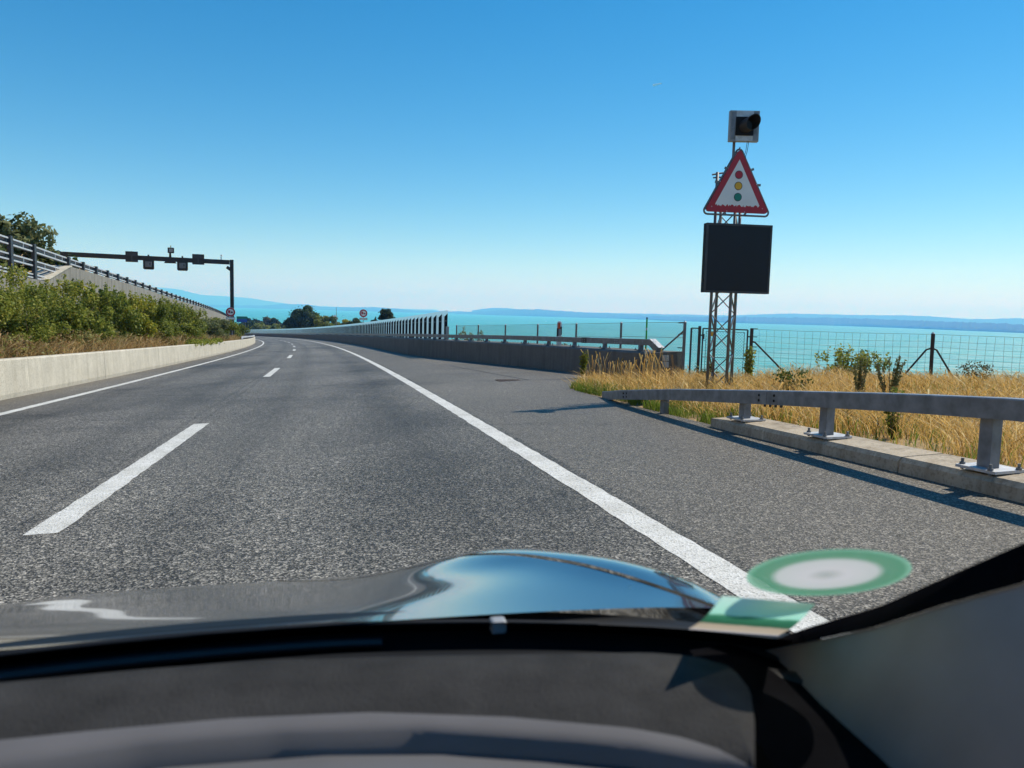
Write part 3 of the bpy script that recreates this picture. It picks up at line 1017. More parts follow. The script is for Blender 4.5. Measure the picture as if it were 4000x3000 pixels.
blt = local_mesh('bolt', MB().tube([(0, 0, 0), (0, 0, 0.055)], 0.011, 6), 'galvanised_dull')
hol = local_mesh('bolt', MB().tube([(0, 0, 0), (-0.012, 0, 0)], 0.012, 6), 'galvanised_bright')
s = 11.9
k = 0
while s < 150:
    M = frame(s, rlw(s) + 0.045, wall_h(s))
    inst('post', pst, M @ Matrix.Diagonal((1, 1, (rl_top(s) - wall_h(s) - .14) / .13, 1)), rr)
    inst('base_plate', bpl, M, rr)
    if k < 12:
        for dx in (-0.09, 0.09):
            for dy in (-0.1, 0.1):
                inst('bolt', blt, M @ Matrix.Translation((dx, dy, 0.02)), rr)
        for dz in (0.05, 0.1):
            for dy in (-0.75, -0.63):
                inst('bolt', hol, frame(s + dy, rlw(s + dy), rl_top(s + dy) - dz), rr)
    s += 1.85 if s < 17 else 1.97
    k += 1

# noise barrier: dark posts with a raked top, glass panes behind them
nb = empty('noise_barrier', rp(30, 7.22, .8), 'long glass noise barrier with dark upright posts along the right of the road', 'noise barrier')
BW = 7.22
b_top = lambda s: float(np.interp(s, [30, 40, 60, 120, 340], [2.20, 2.23, 2.30, 2.40, 2.42]))
fin = MB()
fp = [(-0.075, 0.0), (0.075, 0.0), (0.075, 1.30), (-0.075, 1.15)]
fin.add([(x, y, z) for y in (-0.03, 0.03) for x, z in fp], [(0, 1, 2, 3), (7, 6, 5, 4), (0, 4, 5, 1), (1, 5, 6, 2), (2, 6, 7, 3), (3, 7, 4, 0)])
fin_me = local_mesh('post', fin, 'matt_black')
clip_me = local_mesh('clamp', MB().box(I4, -0.05, 0.03, -0.045, -0.031, -0.012, 0.012), 'cabinet_grey')
pane = MB()
pane.box(I4, 0.08, 0.095, 0.02, 1.65, 0.0, 1.45)
pane_me = local_mesh('glass_pane', pane, 'barrier_glass')
NB = 182
for k in range(NB):
    s = 30.0 + 1.67 * k
    fl = 0.80 if s > 36 else 0.72
    sc = (b_top(s) - fl) / 1.45
    t1 = rp(s + 1.67, BW, 0) - rp(s, BW, 0)
    pitch = math.atan2(t1.z, math.hypot(t1.x, t1.y))
    M = frame(s, BW, fl)
    kx = float(np.interp(s, [30, 55, 110, 200], [0.98, 0.86, 0.72, 0.56]))
    inst('post', fin_me, M @ Matrix.Translation((0.075 * (1 - kx), 0, 0)) @ Matrix.Diagonal((kx, 1, sc, 1)), nb)
    if k < 24:
        for hz_ in (0.25, 0.98):
            inst('clamp', clip_me, M @ Matrix.Translation((0, 0, hz_)), nb)
    Mp = Matrix.Translation(rp(s, BW, fl)) @ Matrix.Rotation(-math.atan2(t1.x, t1.y), 4, 'Z') @ Matrix.Rotation(pitch, 4, 'X')
    inst('glass_pane', pane_me, Mp @ Matrix.Diagonal((1, 1, sc, 1)), nb)
# a last, shorter panel set square to the barrier's end
MB().box(frame(29.9, BW, 0.7), -0.02, 0.13, -0.05, 0.0, 0.0, 0.74).build('end_plate', 'cabinet_grey', nb)

# slim mast with a sensor behind the barrier
p = rp(120, 7.6)
ms = empty('sensor_mast', p, 'thin upright mast with a small white sensor behind the noise barrier', 'mast')
MB().tube([(p.x, p.y, p.z), (p.x, p.y, 0.1)], 0.075, 8, 0.03).build('pole', 'galvanised_dull', ms)
MB().box(Matrix.Translation((p.x - .22, p.y, -1.32)), -0.2, 0.2, -0.15, 0.15, -0.13, 0.13).build('sensor', 'white_paint', ms, bev=0.05)

# chain link fence behind the wall
FW = lambda s: wall_w(s) + 0.65
cf = empty('chain_link_fence', rp(20, FW(20)), 'green chain link fence between the noise barrier and the gate', 'fence')
fposts = [(28.5, 1.47), (25.4, 1.44), (22.24, 1.40), (19.17, 1.37), (16.23, 1.35), (13.53, 1.33), (10.60, 1.30)]
for s, h in fposts:
    MB().tube([rp(s, FW(s), -0.4), rp(s, FW(s), h)], 0.03 if s > 11 else 0.036).build('post', 'galvanised_dull', cf)
    MB().tube([rp(s, FW(s), h), rp(s, FW(s), h + .03)], 0.034, 8, 0.012).build('post_cap', 'galvanised_bright', cf)
MB().tube([rp(10.6, FW(10.6), 1.12), rp(11.5, FW(11.5) - .05, .62)], 0.02).build('brace', 'galvanised_dull', cf)
for h in (0.72, 1.03, 1.285):
    MB().beam(rp(10.6, FW(10.6), h), rp(10.85, FW(10.85), h), 0.02, 0.02).build('clip', 'dark_steel', cf)


def chain_link(P, Q, hb, ht, cell, wr, name, mat, parent, slack=0.0):
    """diamond netting between two ground points; hb, ht heights at both ends as (h0, h1)"""
    P, Q = Vector(P), Vector(Q)
    L = (Q - P).length
    H = ht - hb
    mb = MB()
    for sgn in (1, -1):
        x = -H
        while x < L + H:
            a, b = x, x + H
            za, zb = (0, H) if sgn > 0 else (H, 0)
            u0, u1 = max(0, a), min(L, b)
            if u1 > u0 + 0.01:
                f0, f1 = (u0 - a) / H, (u1 - a) / H
                p = P.lerp(Q, u0 / L) + Vector((0, 0, hb + za + (zb - za) * f0))
                q = P.lerp(Q, u1 / L) + Vector((0, 0, hb + za + (zb - za) * f1))
                mb.beam(p, q, wr, wr)
            x += cell
    return mb.build(name, mat, parent)


for (s0, h0), (s1, h1) in zip(fposts[:-1], fposts[1:]):
    P, Q = rp(s0, FW(s0)), rp(s1, FW(s1))
    o = chain_link(P, Q, 0.3, (h0 + h1) / 2 - .01, 0.075, 0.0024, 'netting', 'fence_wire_green', cf)
    for hh in ((h0, h1), (0.98, 0.95)):
        MB().tube([P + Vector((0, 0, hh[0])), Q + Vector((0, 0, hh[1]))], 0.005, 5).build('tension_wire', 'fence_wire', cf)

# delineator post and green snow pole behind the wall rail
p = rp(17.05, wall_w(17.05) + .48, wall_h(17))
dl = empty('delineator_post', p, 'black and white roadside marker post with an orange reflector behind the rail', 'marker post')
MM = frame(17.05, wall_w(17.05) + .48, 0)
prof = [(-0.075, 0.4), (0.075, 0.4), (0.075, 1.33), (0.06, 1.41), (0.02, 1.45), (-0.04, 1.445), (-0.075, 1.39)]
MB().prism(MM @ Matrix.Rotation(R(90), 4, 'X'), prof, -0.02, 0.02).build('shaft', 'white_paint', dl, bev=0.006)
MB().prism(MM @ Matrix.Rotation(R(90), 4, 'X'), [(-0.077, 0.98), (0.077, 1.04), (0.077, 1.29), (-0.077, 1.23)], -0.0225, 0.0225).build('black_band', 'black_sign', dl)
MB().box(MM, -0.055, 0.02, -0.031, -0.0225, 1.22, 1.40).build('reflector', 'reflector_red', dl)
MB().box(MM, -0.03, 0.05, -0.031, -0.0226, 1.01, 1.21).build('grey_reflector', 'cabinet_grey', dl)
p = rp(11.84, wall_w(11.84) + .42, 0)
gpole = empty('snow_pole', p, 'thin bright green snow pole with a pale band behind the rail', 'pole')
for z0, z1, m in ((0.5, 1.13, 'pole_green'), (1.132, 1.19, 'paper_label'), (1.192, 1.40, 'pole_green'), (1.402, 1.44, 'black_sign')):
    MB().tube([p + Vector((0, 0, z0)), p + Vector((0, 0, z1))], 0.02).build('pole_section', m, gpole)

# gate
G0, G1 = Vector((3.93, 16.9, 0)), Vector((8.58, 15.5, 0))
gd = (G1 - G0).normalized()


def gz(t, z):
    return G0 + gd * t + Vector((0, 0, z))


gt = empty('wire_gate', gz(0.7, -1.4), 'dark steel framed mesh gate with a small yellow plate behind the lattice mast', 'gate')
TOP = -0.25
MB().tube([gz(0.02, -1.45), gz(0.02, TOP)], 0.022).build('side_post', 'dark_steel', gt)
MB().tube([gz(0.20, -1.45), gz(0.20, -0.20)], 0.034).build('gate_post', 'dark_steel', gt)
MB().tube([gz(1.30, -1.45), gz(1.30, -0.215)], 0.038).build('gate_post', 'rust_black_steel', gt)
MB().beam(gz(0.02, TOP), gz(0.20, TOP), .025, .025).build('side_rail', 'dark_steel', gt)
chain_link(gz(0.03, 0), gz(0.19, 0), -1.3, TOP, 0.055, 0.003, 'side_netting', 'fence_wire_green', gt)
lf = MB()
lf.beam(gz(0.27, -1.33), gz(0.27, TOP), .028, .028).beam(gz(1.215, -1.33), gz(1.215, TOP - .005), .028, .028).beam(gz(0.27, TOP), gz(1.215, TOP - .005), .028, .028).beam(gz(0.27, -1.3), gz(1.215, -1.3), .028, .028)
leaf = lf.build('leaf_frame', 'dark_steel', gt)
ib = MB()
for t in (0.34, 1.15):
    ib.beam(gz(t, -1.3), gz(t, TOP - .06), .01, .01)
ib.beam(gz(0.34, TOP - .06), gz(1.15, TOP - .06), .01, .01).beam(gz(0.27, -0.88), gz(1.215, -0.88), .014, .014).beam(gz(0.27, -0.52), gz(0.34, -0.52), .01, .01).beam(gz(1.15, -0.56), gz(1.21, -0.56), .01, .01)
ib.build('inner_frame', 'dark_steel', gt)
chain_link(gz(0.345, 0), gz(1.145, 0), -1.28, TOP - .065, 0.062, 0.003, 'netting', 'fence_wire_green', gt)
MB().box(Matrix.Translation(gz(0.475, -0.37)) @ Matrix.Rotation(R(-17), 4, 'Z'), -0.045, 0.045, -0.012, -0.006, -0.045, 0.05).build('warning_plate', 'yellow_plate', gt)
for t in (0.235, 1.255):
    MB().beam(gz(t - .035, -0.40), gz(t + .035, -0.40), .03, .03).build('hinge', 'dark_steel', gt)
MB().box(Matrix.Translation(gz(0.28, -0.43)), -0.02, 0.02, -0.04, 0.0, -0.06, 0.06).build('lock', 'dark_steel', gt)

# sheep-wire fence to the right
wf = empty('wire_fence', gz(4.8, -1.2), 'sagging sheep wire fence with a braced dark post above the lake', 'fence')
pk = MB().tube([gz(4.84, -1.35), gz(4.82, -0.22)], 0.037).build('post', 'rust_black_steel', wf)
MB().tube([gz(4.82, -0.22), gz(4.82, -0.19)], 0.037, 8, 0.014).build('post_cap', 'galvanised_bright', wf)
MB().tube([gz(4.80, -0.52), gz(4.72, -0.55), gz(4.30, -1.15), gz(4.1, -1.4)], 0.019).build('brace', 'rust_black_steel', wf)
MB().tube([gz(4.84, -0.52), gz(4.91, -0.55), gz(5.25, -1.10), gz(5.4, -1.4)], 0.019).build('brace', 'rust_black_steel', wf)
MB().tube([gz(1.31, -0.5), gz(1.38, -0.52), gz(1.85, -0.98), gz(2.1, -1.25)], 0.019).build('brace', 'rust_black_steel', wf)
for z in (-0.225, -0.40, -0.62, -0.69, -0.76, -0.83):
    MB().beam(gz(1.31, z), gz(1.42, z), .016, .016).build('clip', 'rust_black_steel', wf)
pk2 = MB().tube([gz(9.0, -1.3), gz(9.0, -0.15)], 0.037).build('post', 'rust_black_steel', wf)


def sag(t):
    a, b = (1.3, 4.82) if t < 4.82 else (4.82, 9.0)
    u = (t - a) / (b - a)
    return -0.07 * u * (1 - u) * 4


for z, sgk in ((-0.235, .3), (-0.37, .7), (-0.49, 1), (-0.60, 1), (-0.71, 1), (-0.81, 1), (-0.91, .8), (-1.02, .6), (-1.15, .4)):
    pts = [gz(t, z + sag(t) * sgk * 0.6 + rnd.uniform(-.004, .004)) for t in srange(1.3, 9.0, 0.22)]
    MB().tube(pts, 0.0042 if z > -0.3 else 0.0030, 4).build('wire', 'fence_wire', wf)
t = 1.45
while t < 8.95:
    b = rnd.uniform(-0.02, 0.02)
    MB().tube([gz(t, -0.24 + sag(t) * .2), gz(t + b * .6, -0.5), gz(t + b * 1.2, -0.8), gz(t + b, -1.15)], 0.0026, 4).build('stay_wire', 'fence_wire', wf)
    t += 0.155

# ------------------------------------------------------------------ lattice mast with warning sign, display and lamp
TX, TY = 3.575, 13.06
TZ = rp(6.7, 8.3).z
YAW = R(8)
MT = Matrix.Translation((TX, TY, 0)) @ Matrix.Rotation(YAW, 4, 'Z')
mast = empty('signal_mast', Vector((TX, TY, TZ)), 'tall lattice mast with a traffic-light warning triangle and dark display board', 'sign mast')
legs = [MT @ Vector((0.232 * math.cos(R(15 - 8 + 90 * i)), 0.232 * math.sin(R(15 - 8 + 90 * i)), 0)) for i in range(4)]
# legs 0 and 2 are the outer ones seen from the road
LT = 2.42
for i, q in enumerate(legs):
    MB().tube([(q.x, q.y, TZ - 0.3), (q.x, q.y, LT if i in (2,) else 2.3)], 0.026, 10).build('leg', 'galvanised_dull', mast, smooth=True)
for i in range(4):
    a_, b_ = (legs[i], legs[(i + 1) % 4]) if i % 2 == 0 else (legs[(i + 1) % 4], legs[i])
    z = TZ + 0.06
    up = True
    pts = []
    while z < 2.3:
        q = a_ if up else b_
        pts.append(Vector((q.x, q.y, z)))
        z += 0.335
        up = not up
    MB().tube(pts, 0.0135, 6).build('lattice_bar', 'galvanised_dull', mast)
MB().tube([MT @ Vector((0.02, -0.06, 2.1)), MT @ Vector((0.02, -0.06, 3.3))], 0.024, 8).build('top_tube', 'galvanised_dull', mast)
MB().tube([MT @ Vector((-0.31, 0.0, 2.38)), MT @ Vector((-0.12, 0.0, 2.42))], 0.014, 6).tube([MT @ Vector((-0.29, 0.0, 2.33)), MT @ Vector((-0.06, 0.0, 2.36))], 0.012, 6).build('stay', 'galvanised_dull', mast)

# warning triangle: rounded red triangle with a flaking lower edge of its white field, steel hoop round it
MS = MT @ Matrix.Translation((0.02, -0.30, 1.715)) @ Matrix.Rotation(R(90), 4, 'X')     # local x right, y up, z to the viewer


def round_tri(w, h, r, n=6, y0=0.0):
    pts = [(-w / 2, y0), (w / 2, y0), (0, y0 + h)]
    out = []
    for i in range(3):
        a, b, c = Vector(pts[i - 1]), Vector(pts[i]), Vector(pts[(i + 1) % 3])
        u, v = (a - b).normalized(), (c - b).normalized()
        ang = u.angle(v)
        d = r / math.tan(ang / 2)
        cen = b + (u + v).normalized() * (r / math.sin(ang / 2))
        p0, p1 = b + u * d, b + v * d
        a0 = math.atan2(p0.y - cen.y, p0.x - cen.x)
        a1 = math.atan2(p1.y - cen.y, p1.x - cen.x)
        while a1 < a0:
            a1 += 2 * math.pi
        for k in range(n + 1):
            t = a0 + (a1 - a0) * k / n
            out.append((cen.x + r * math.cos(t), cen.y + r * math.sin(t)))
    return out


tri = MB().prism(MS, round_tri(1.12, 1.05, 0.045, 5, 0.015), -0.015, 0.015).build('warning_triangle', 'red_sign', mast)
jag = [(-0.385, 0.140)]
x = -0.375
while x < 0.375:
    jag.append((x, 0.135 + rnd.uniform(-0.028, 0.012)))
    x += rnd.uniform(0.006, 0.02)
jag.append((0.385, 0.140))
MB().prism(MS, jag + [(0.0, 0.872)], 0.0155, 0.0185).build('white_field', 'white_sign', tri)
for y, m in ((0.625, 'red_sign'), (0.445, 'amber_sign'), (0.265, 'green_sign')):
    d_ = MB().prism(MS, circle(0.068, 28, 0, y), 0.019, 0.0215).build('lens_outline', 'black_sign', tri)
    MB().prism(MS, circle(0.058, 28, 0, y), 0.022, 0.0245).build('lens_disc', m, d_)
hoop = round_tri(1.20, 1.13, 0.06, 6, -0.025)
MB().tube([MS @ Vector((x, y, -0.01)) for x, y in hoop + hoop[:2]], 0.016, 8).build('hoop', 'galvanised_dull', mast, smooth=True)
for x, y in ((-0.36, .5), (-0.22, 0.73), (0.36, 0.48), (0.24, .73), (-0.2, 0.0), (0.15, 0.0), (-0.5, .07), (0.5, .07), (0, 1.06)):
    MB().beam(MS @ Vector((x * .93, y * .97 + .01, -0.005)), MS @ Vector((x * 1.10, y * 1.02 - .01, -0.005)), 0.012, 0.04).build('hoop_clip', 'galvanised_dull', mast)
    MB().prism(MS, circle(0.008, 8, x * .88, y * .95 + .03), 0.015, 0.0185).build('rivet', 'paper_label', tri)

# display board
MD = MT @ Matrix.Translation((0.09, -0.30, 0.98)) @ Matrix.Scale(0.955, 4)
brd = MB().box(MD, -0.60, 0.60, 0.0, 0.14, -0.595, 0.595).build('display_board', 'matt_black', mast, bev=0.006)
MB().box(MD, -0.562, 0.562, -0.006, -0.001, -0.557, 0.557).build('display_glass', 'display_glass', brd)
rim = MB()
for x0, x1, z0, z1 in ((-0.60, -0.565, -.595, .595), (0.565, 0.60, -.595, .595), (-.5645, .5645, 0.56, .595), (-.5645, .5645, -.595, -.56)):
    rim.box(MD, x0, x1, -0.012, -0.0005, z0, z1)
rim.build('display_rim', 'dark_steel', brd)
for z in (-0.42, -.39, 0.4, 0.44):
    MB().box(MD, -0.615, -0.601, 0.04, 0.07, z, z + 0.02).build('latch', 'dark_steel', brd)

# lamp on top
ML = MT @ Matrix.Translation((0.125, -0.20, 3.155)) @ Matrix.Rotation(R(-9), 4, 'Z') @ Matrix.Scale(0.97, 4)
lb = MB().box(ML, -0.25, 0.25, 0.0, 0.10, -0.255, 0.255).build('lamp_board', 'cabinet_grey', mast, bev=0.004)
for x0, x1 in ((-0.225, -0.155), (0.155, 0.225)):
    MB().box(ML, x0, x1, -0.005, -0.001, -0.225, 0.225).build('side_strip', 'galvanised', lb)
for z0, z1 in ((0.15, 0.25), (-0.25, -0.165)):
    MB().box(ML, -0.145, 0.145, -0.01, -0.001, z0, z1).build('cross_strip', 'galvanised_bright', lb)
MB().box(ML, -0.15, 0.15, -0.03, -0.0105, -0.16, 0.145).build('lamp_backing', 'matt_black', lb)
tv = MB()
for k in range(25):
    pass
ax = Matrix.Rotation(R(24), 4, 'Z') @ Matrix.Rotation(R(-9), 4, 'X')
ring_o = [ML @ Vector((0.115 * math.cos(2 * math.pi * k / 24) + .015, -0.03, 0.115 * math.sin(2 * math.pi * k / 24) - .01)) for k in range(24)]
dv = (ML.to_3x3() @ (ax.to_3x3() @ Vector((0, -1, 0)))).normalized()
vv, ff = [], []
for k in range(24):
    z = math.sin(2 * math.pi * k / 24)
    ln = 0.19 + 0.045 * z
    vv += [ring_o[k], ring_o[k] + dv * ln]
cen = sum(ring_o, Vector()) / 24
for k in range(24):
    vv += [cen + (vv[2 * k] - cen) * 0.94, cen + (vv[2 * k] - cen) * 0.94 + (vv[2 * k + 1] - vv[2 * k])]
for k in range(24):
    j = (k + 1) % 24
    ff += [(2 * k, 2 * j, 2 * j + 1, 2 * k + 1), (48 + 2 * k, 48 + 2 * k + 1, 48 + 2 * j + 1, 48 + 2 * j), (2 * k + 1, 2 * j + 1, 48 + 2 * j + 1, 48 + 2 * k + 1)]
tv.add(vv, ff)
tv.build('lamp_visor', 'black_plastic', lb, smooth=False)
MB().prism(ML @ Matrix.Translation((.015, -0.031, -.01)) @ Matrix.Rotation(R(90), 4, 'X'), circle(0.105, 24), 0, 0.012).build('lamp_lens', 'display_glass', lb)
for dx in (0.19, 0.215):
    MB().tube([MT @ Vector((dx, -.2, 2.92)), MT @ Vector((dx - .02, -.2, 2.75)), MT @ Vector((dx - .055, -.2, 2.62)), MT @ Vector((dx - .06, -.15, 2.4))], 0.005, 5).build('cable', 'black_plastic', mast)

# ------------------------------------------------------------------ near kerb and guard rail
kb = empty('kerb', rp(0, 6.3), 'pale concrete kerb under the near guard rail posts', 'kerb')
for a, b in ((-9.0, -4.52), (-4.5, -0.02), (0.0, 3.1)):
    cuts_ = srange(a, b, 0.5)
    sweep('kerb_stone', cuts_, lambda s: [(6.13 + (0.03 if s > 3.0 else 0), -0.02), (6.135 + (0.03 if s > 3.0 else 0), 0.09), (6.165, 0.125 if s < 3 else .10), (6.56, 0.13 if s < 3 else .105), (6.58, -0.02)], 'concrete_kerb', kb)

nr = empty('guard_rail', rp(0, 6.24), 'near galvanised guard rail ramping down to the ground beside the dry grass', 'guard rail')
nr_top = lambda s: float(np.interp(s, [-9, -3, -1, 0.15, 2.09, 4.2, 6.14, 7.3], [.70, .70, .672, .62, .505, .37, .215, .10]))
NW = lambda s: 6.17 + (0.14 if s > 6 else 0.0) * (s - 6)
for a, b in ((-9, 1.96), (1.965, 5.84), (5.845, 7.35)):
    sweep('rail', srange(a, b, 0.4), lambda s: [(NW(s), nr_top(s) - 0.147), (NW(s), nr_top(s) - .008), (NW(s) + .008, nr_top(s)), (NW(s) + 0.10, nr_top(s)), (NW(s) + .108, nr_top(s) - .008), (NW(s) + 0.108, nr_top(s) - 0.147)], 'galvanised', nr)
for s0 in (1.965, 5.845):
    for ds2 in (-0.14, -.11, 0.11, .14) if s0 < 3 else (-0.07, 0.06):
        for dz in (0.05, 0.105):
            if abs(ds2) == .11:
                continue
            M = frame(s0 + ds2, NW(s0 + ds2), nr_top(s0 + ds2) - dz)
            MB().tube([M @ Vector((0.01, 0, 0)), M @ Vector((-0.006, 0, 0))], 0.014, 8).build('bolt', 'matt_black', nr)
    if s0 < 3:
        for q in (-.1, 0.0, .1, .2):
            M = frame(s0 - q, NW(s0) + .05, nr_top(s0 - q) - .147)
            MB().tube([M, M @ Vector((0, 0, -.028))] if False else [M @ Vector((0, 0, 0)), M @ Vector((0, 0, -.028))], 0.014, 6).build('bolt', 'dark_steel', nr)
npl = local_mesh('base_plate', MB().prism(I4, [(-0.16, -0.13), (0.16, -0.13), (0.16, 0.13), (-0.16, 0.13)], 0.02, 0.04), 'galvanised_bright')
for s, hb in ((-6.0, .13), (-4.1, .13), (-2.4, .13), (-0.72, .13), (1.08, .13), (2.52, .13), (4.6, -0.1)):
    M = frame(s, 6.26, hb)
    ht = nr_top(s) - 0.147 - hb
    pp = MB()
    pp.box(M, -0.042, 0.04, -0.055, -0.047, 0.03, ht + .02).box(M, -0.042, 0.04, 0.047, 0.055, 0.03, ht + .02).box(M, -0.042, -0.034, -0.047, 0.047, 0.03, ht + .02)
    pp.build('post', 'galvanised', nr)
    if hb > 0:
        MB().prism(M @ Matrix.Rotation(R(8), 4, 'Z'), [(-0.13, -0.15), (0.17, -0.15), (0.17, 0.15), (-0.13, 0.15)], 0.012, 0.032).build('base_plate', 'galvanised_bright', nr)
        for dx, dy in ((-0.10, -.12), (0.14, -.12), (-0.10, .12), (.14, .12)):
            MB().tube([M @ Vector((dx, dy, -.005)), M @ Vector((dx, dy, .075))], 0.011, 6).tube([M @ Vector((dx, dy, .032)), M @ Vector((dx, dy, .048))], 0.02, 6).build('anchor_bolt', 'galvanised_dull', nr)

# ------------------------------------------------------------------ vegetation
def leaf_arrays(cent, nrm, size, rg, elong=1.6):
    n = len(cent)
    a = rg.normal(0, 1, (n, 3))
    a -= (a * nrm).sum(1, keepdims=True) * nrm
    a /= np.linalg.norm(a, axis=1, keepdims=True) + 1e-9
    b = np.cross(nrm, a)
    sz = size * rg.uniform(0.6, 1.3, (n, 1))
    A, B = a * sz * elong * 0.5, b * sz * 0.5
    fold = nrm * sz * 0.18
    V = np.stack([cent - A, cent - B * 1.0 + fold, cent + A, cent + B * 1.0 + fold], 1).reshape(-1, 3)
    F = np.arange(4 * n).reshape(n, 4)
    return V, F


def leaf_cloud(clumps, density, size, rg, up=0.35, shell=0.5):
    """clumps: (centre, radii); leaves fill the outer part of each clump"""
    Cs, Ns, Ts = [], [], []
    for c, r in clumps:
        c, r = np.array(c, float), np.array(r, float)
        n = max(6, int(density * (r[0] * r[1] + r[1] * r[2] + r[0] * r[2])))
        d = rg.normal(0, 1, (n, 3))
        d /= np.linalg.norm(d, axis=1, keepdims=True)
        rad = shell + (1 - shell) * rg.random((n, 1)) ** 0.7
        rad *= 1 + 0.25 * rg.normal(0, 1, (n, 1)) * (rg.random((n, 1)) < 0.3)
        Cs.append(c + d * rad * r)
        m = d * 0.7 + rg.normal(0, 0.55, (n, 3)) + np.array([0, 0, up])
        Ns.append(m / np.linalg.norm(m, axis=1, keepdims=True))
        Ts.append(np.clip(rg.normal(0.42 + rg.normal(0, .14), 0.2, n), 0, 1))
    C_, N_, T_ = np.concatenate(Cs), np.concatenate(Ns), np.concatenate(Ts)
    V, F = leaf_arrays(C_, N_, size, rg)
    return V, F, np.repeat(T_, 4)


def bush(base, rx, ry, h, leaf, mat, label, group, seed, dens=900, size=0.055, name='bush', shoots=62, cat='bush', lowbare=0.14):
    rg = np.random.default_rng(seed)
    o = empty(name, base, label, cat, group)
    st = MB()
    clumps = []
    nst = 9
    for k in range(nst):
        a = 2 * math.pi * k / nst + rg.uniform(-.3, .3)
        rr_ = rg.uniform(0.25, 0.85)
        tip = Vector((base.x + rx * rr_ * math.cos(a), base.y + ry * rr_ * math.sin(a), base.z + h * rg.uniform(0.62, 0.95)))
        mid = Vector(base).lerp(tip, 0.5) + Vector((rg.uniform(-.1, .1), rg.uniform(-.1, .1), h * .06))
        bs = Vector(base) + Vector((0.25 * rx * math.cos(a), 0.25 * ry * math.sin(a), -0.1))
        sr = min(0.022, 0.009 * h)
        st.tube([bs, mid, tip], sr, 5, sr * 0.3)
        for q in range(4):
            f = rg.uniform(0.25, 1.0)
            c = bs.lerp(tip, f) + Vector((rg.normal(0, .22 * rx), rg.normal(0, .22 * ry), rg.normal(0, .07 * h)))
            if c.z < base.z + h * lowbare:
                c.z = base.z + h * lowbare + rg.uniform(0, .2) * h
            r = rg.uniform(0.17, 0.36)
            clumps.append((c, (r * rx * 0.85, r * ry * 0.85, r * h * 0.62)))
    st.build('stem', 'twig', o)
    V, F, T = leaf_cloud(clumps, dens, size, rg)
    # upright shoots with leaves that fray the outline
    C2 = []
    for k in range(shoots):
        a = rg.uniform(0, 2 * math.pi)
        q = math.sqrt(rg.random()) * 0.95
        b = np.array([base.x + rx * q * math.cos(a), base.y + ry * q * math.sin(a), base.z + h * (0.72 + 0.2 * (1 - q))])
        ln = rg.uniform(0.2, 0.62) * h * 0.46
        lean = rg.normal(0, 0.18, 2)
        m = int(16 + 26 * rg.random())
        f = rg.random((m, 1))
        C2.append(b + f * np.array([[lean[0] * ln, lean[1] * ln, ln]]) + rg.normal(0, 0.035, (m, 3)))
    if C2:
        C2 = np.concatenate(C2)
        N2 = rg.normal(0, 1, C2.shape) + np.array([0, 0, .3])
        N2 /= np.linalg.norm(N2, axis=1, keepdims=True)
        V2, F2 = leaf_arrays(C2, N2, size * 0.9, rg)
        F = np.concatenate([F, F2 + len(V)])
        V = np.concatenate([V, V2])
        T = np.concatenate([T, np.repeat(np.clip(rg.normal(.6, .2, len(C2)), 0, 1), 4)])
    T = np.clip(T + rg.normal(0, 0.13), 0, 1)
    quads('foliage', V, F, leaf, o, tint=T)
    return o


def tree(base, h, crown_r, crown_h, leaf, label, group, seed, dens=60, size=0.3, name='tree', nclump=42, conic=False):
    rg = np.random.default_rng(seed)
    o = empty(name, base, label, 'tree', group)
    b = Vector(base)
    top = b + Vector((rg.uniform(-.05, .05) * h, rg.uniform(-.05, .05) * h, h * 0.9))
    tk = MB().tube([b - Vector((0, 0, .5)), b.lerp(top, .3) + Vector((.03 * h * rg.normal(), 0, 0)), b.lerp(top, .65), top], 0.028 * h, 8, 0.006 * h)
    cz = b.z + h - crown_h / 2
    clumps = []
    for k in range(nclump):
        d = rg.normal(0, 1, 3)
        d /= np.linalg.norm(d)
        f = rg.uniform(0.35, 0.88)
        q = d * f
        sx = 1.0
        if conic:
            sx = max(0.15, 0.55 - 0.5 * q[2])
        c = Vector((b.x + q[0] * crown_r * sx, b.y + q[1] * crown_r * sx, cz + q[2] * crown_h / 2))
        r = crown_r * rg.uniform(0.20, 0.36) * (sx if conic else 1)
        clumps.append((c, (r, r, r * rg.uniform(.65, .9))))
        if k % 3 == 0:
            tk.tube([b.lerp(top, max(.25, min(.85, (c.z - b.z) / h - .12))), c], 0.010 * h, 5, 0.003 * h)
    tk.build('trunk', 'bark', o)
    V, F, T = leaf_cloud(clumps, dens, size, rg, 0.4, 0.55)
    quads('crown', V, F, leaf, o, tint=T)
    return o


def soil_pt(s, w):
    return rp(s, w, ground_h(s, w))


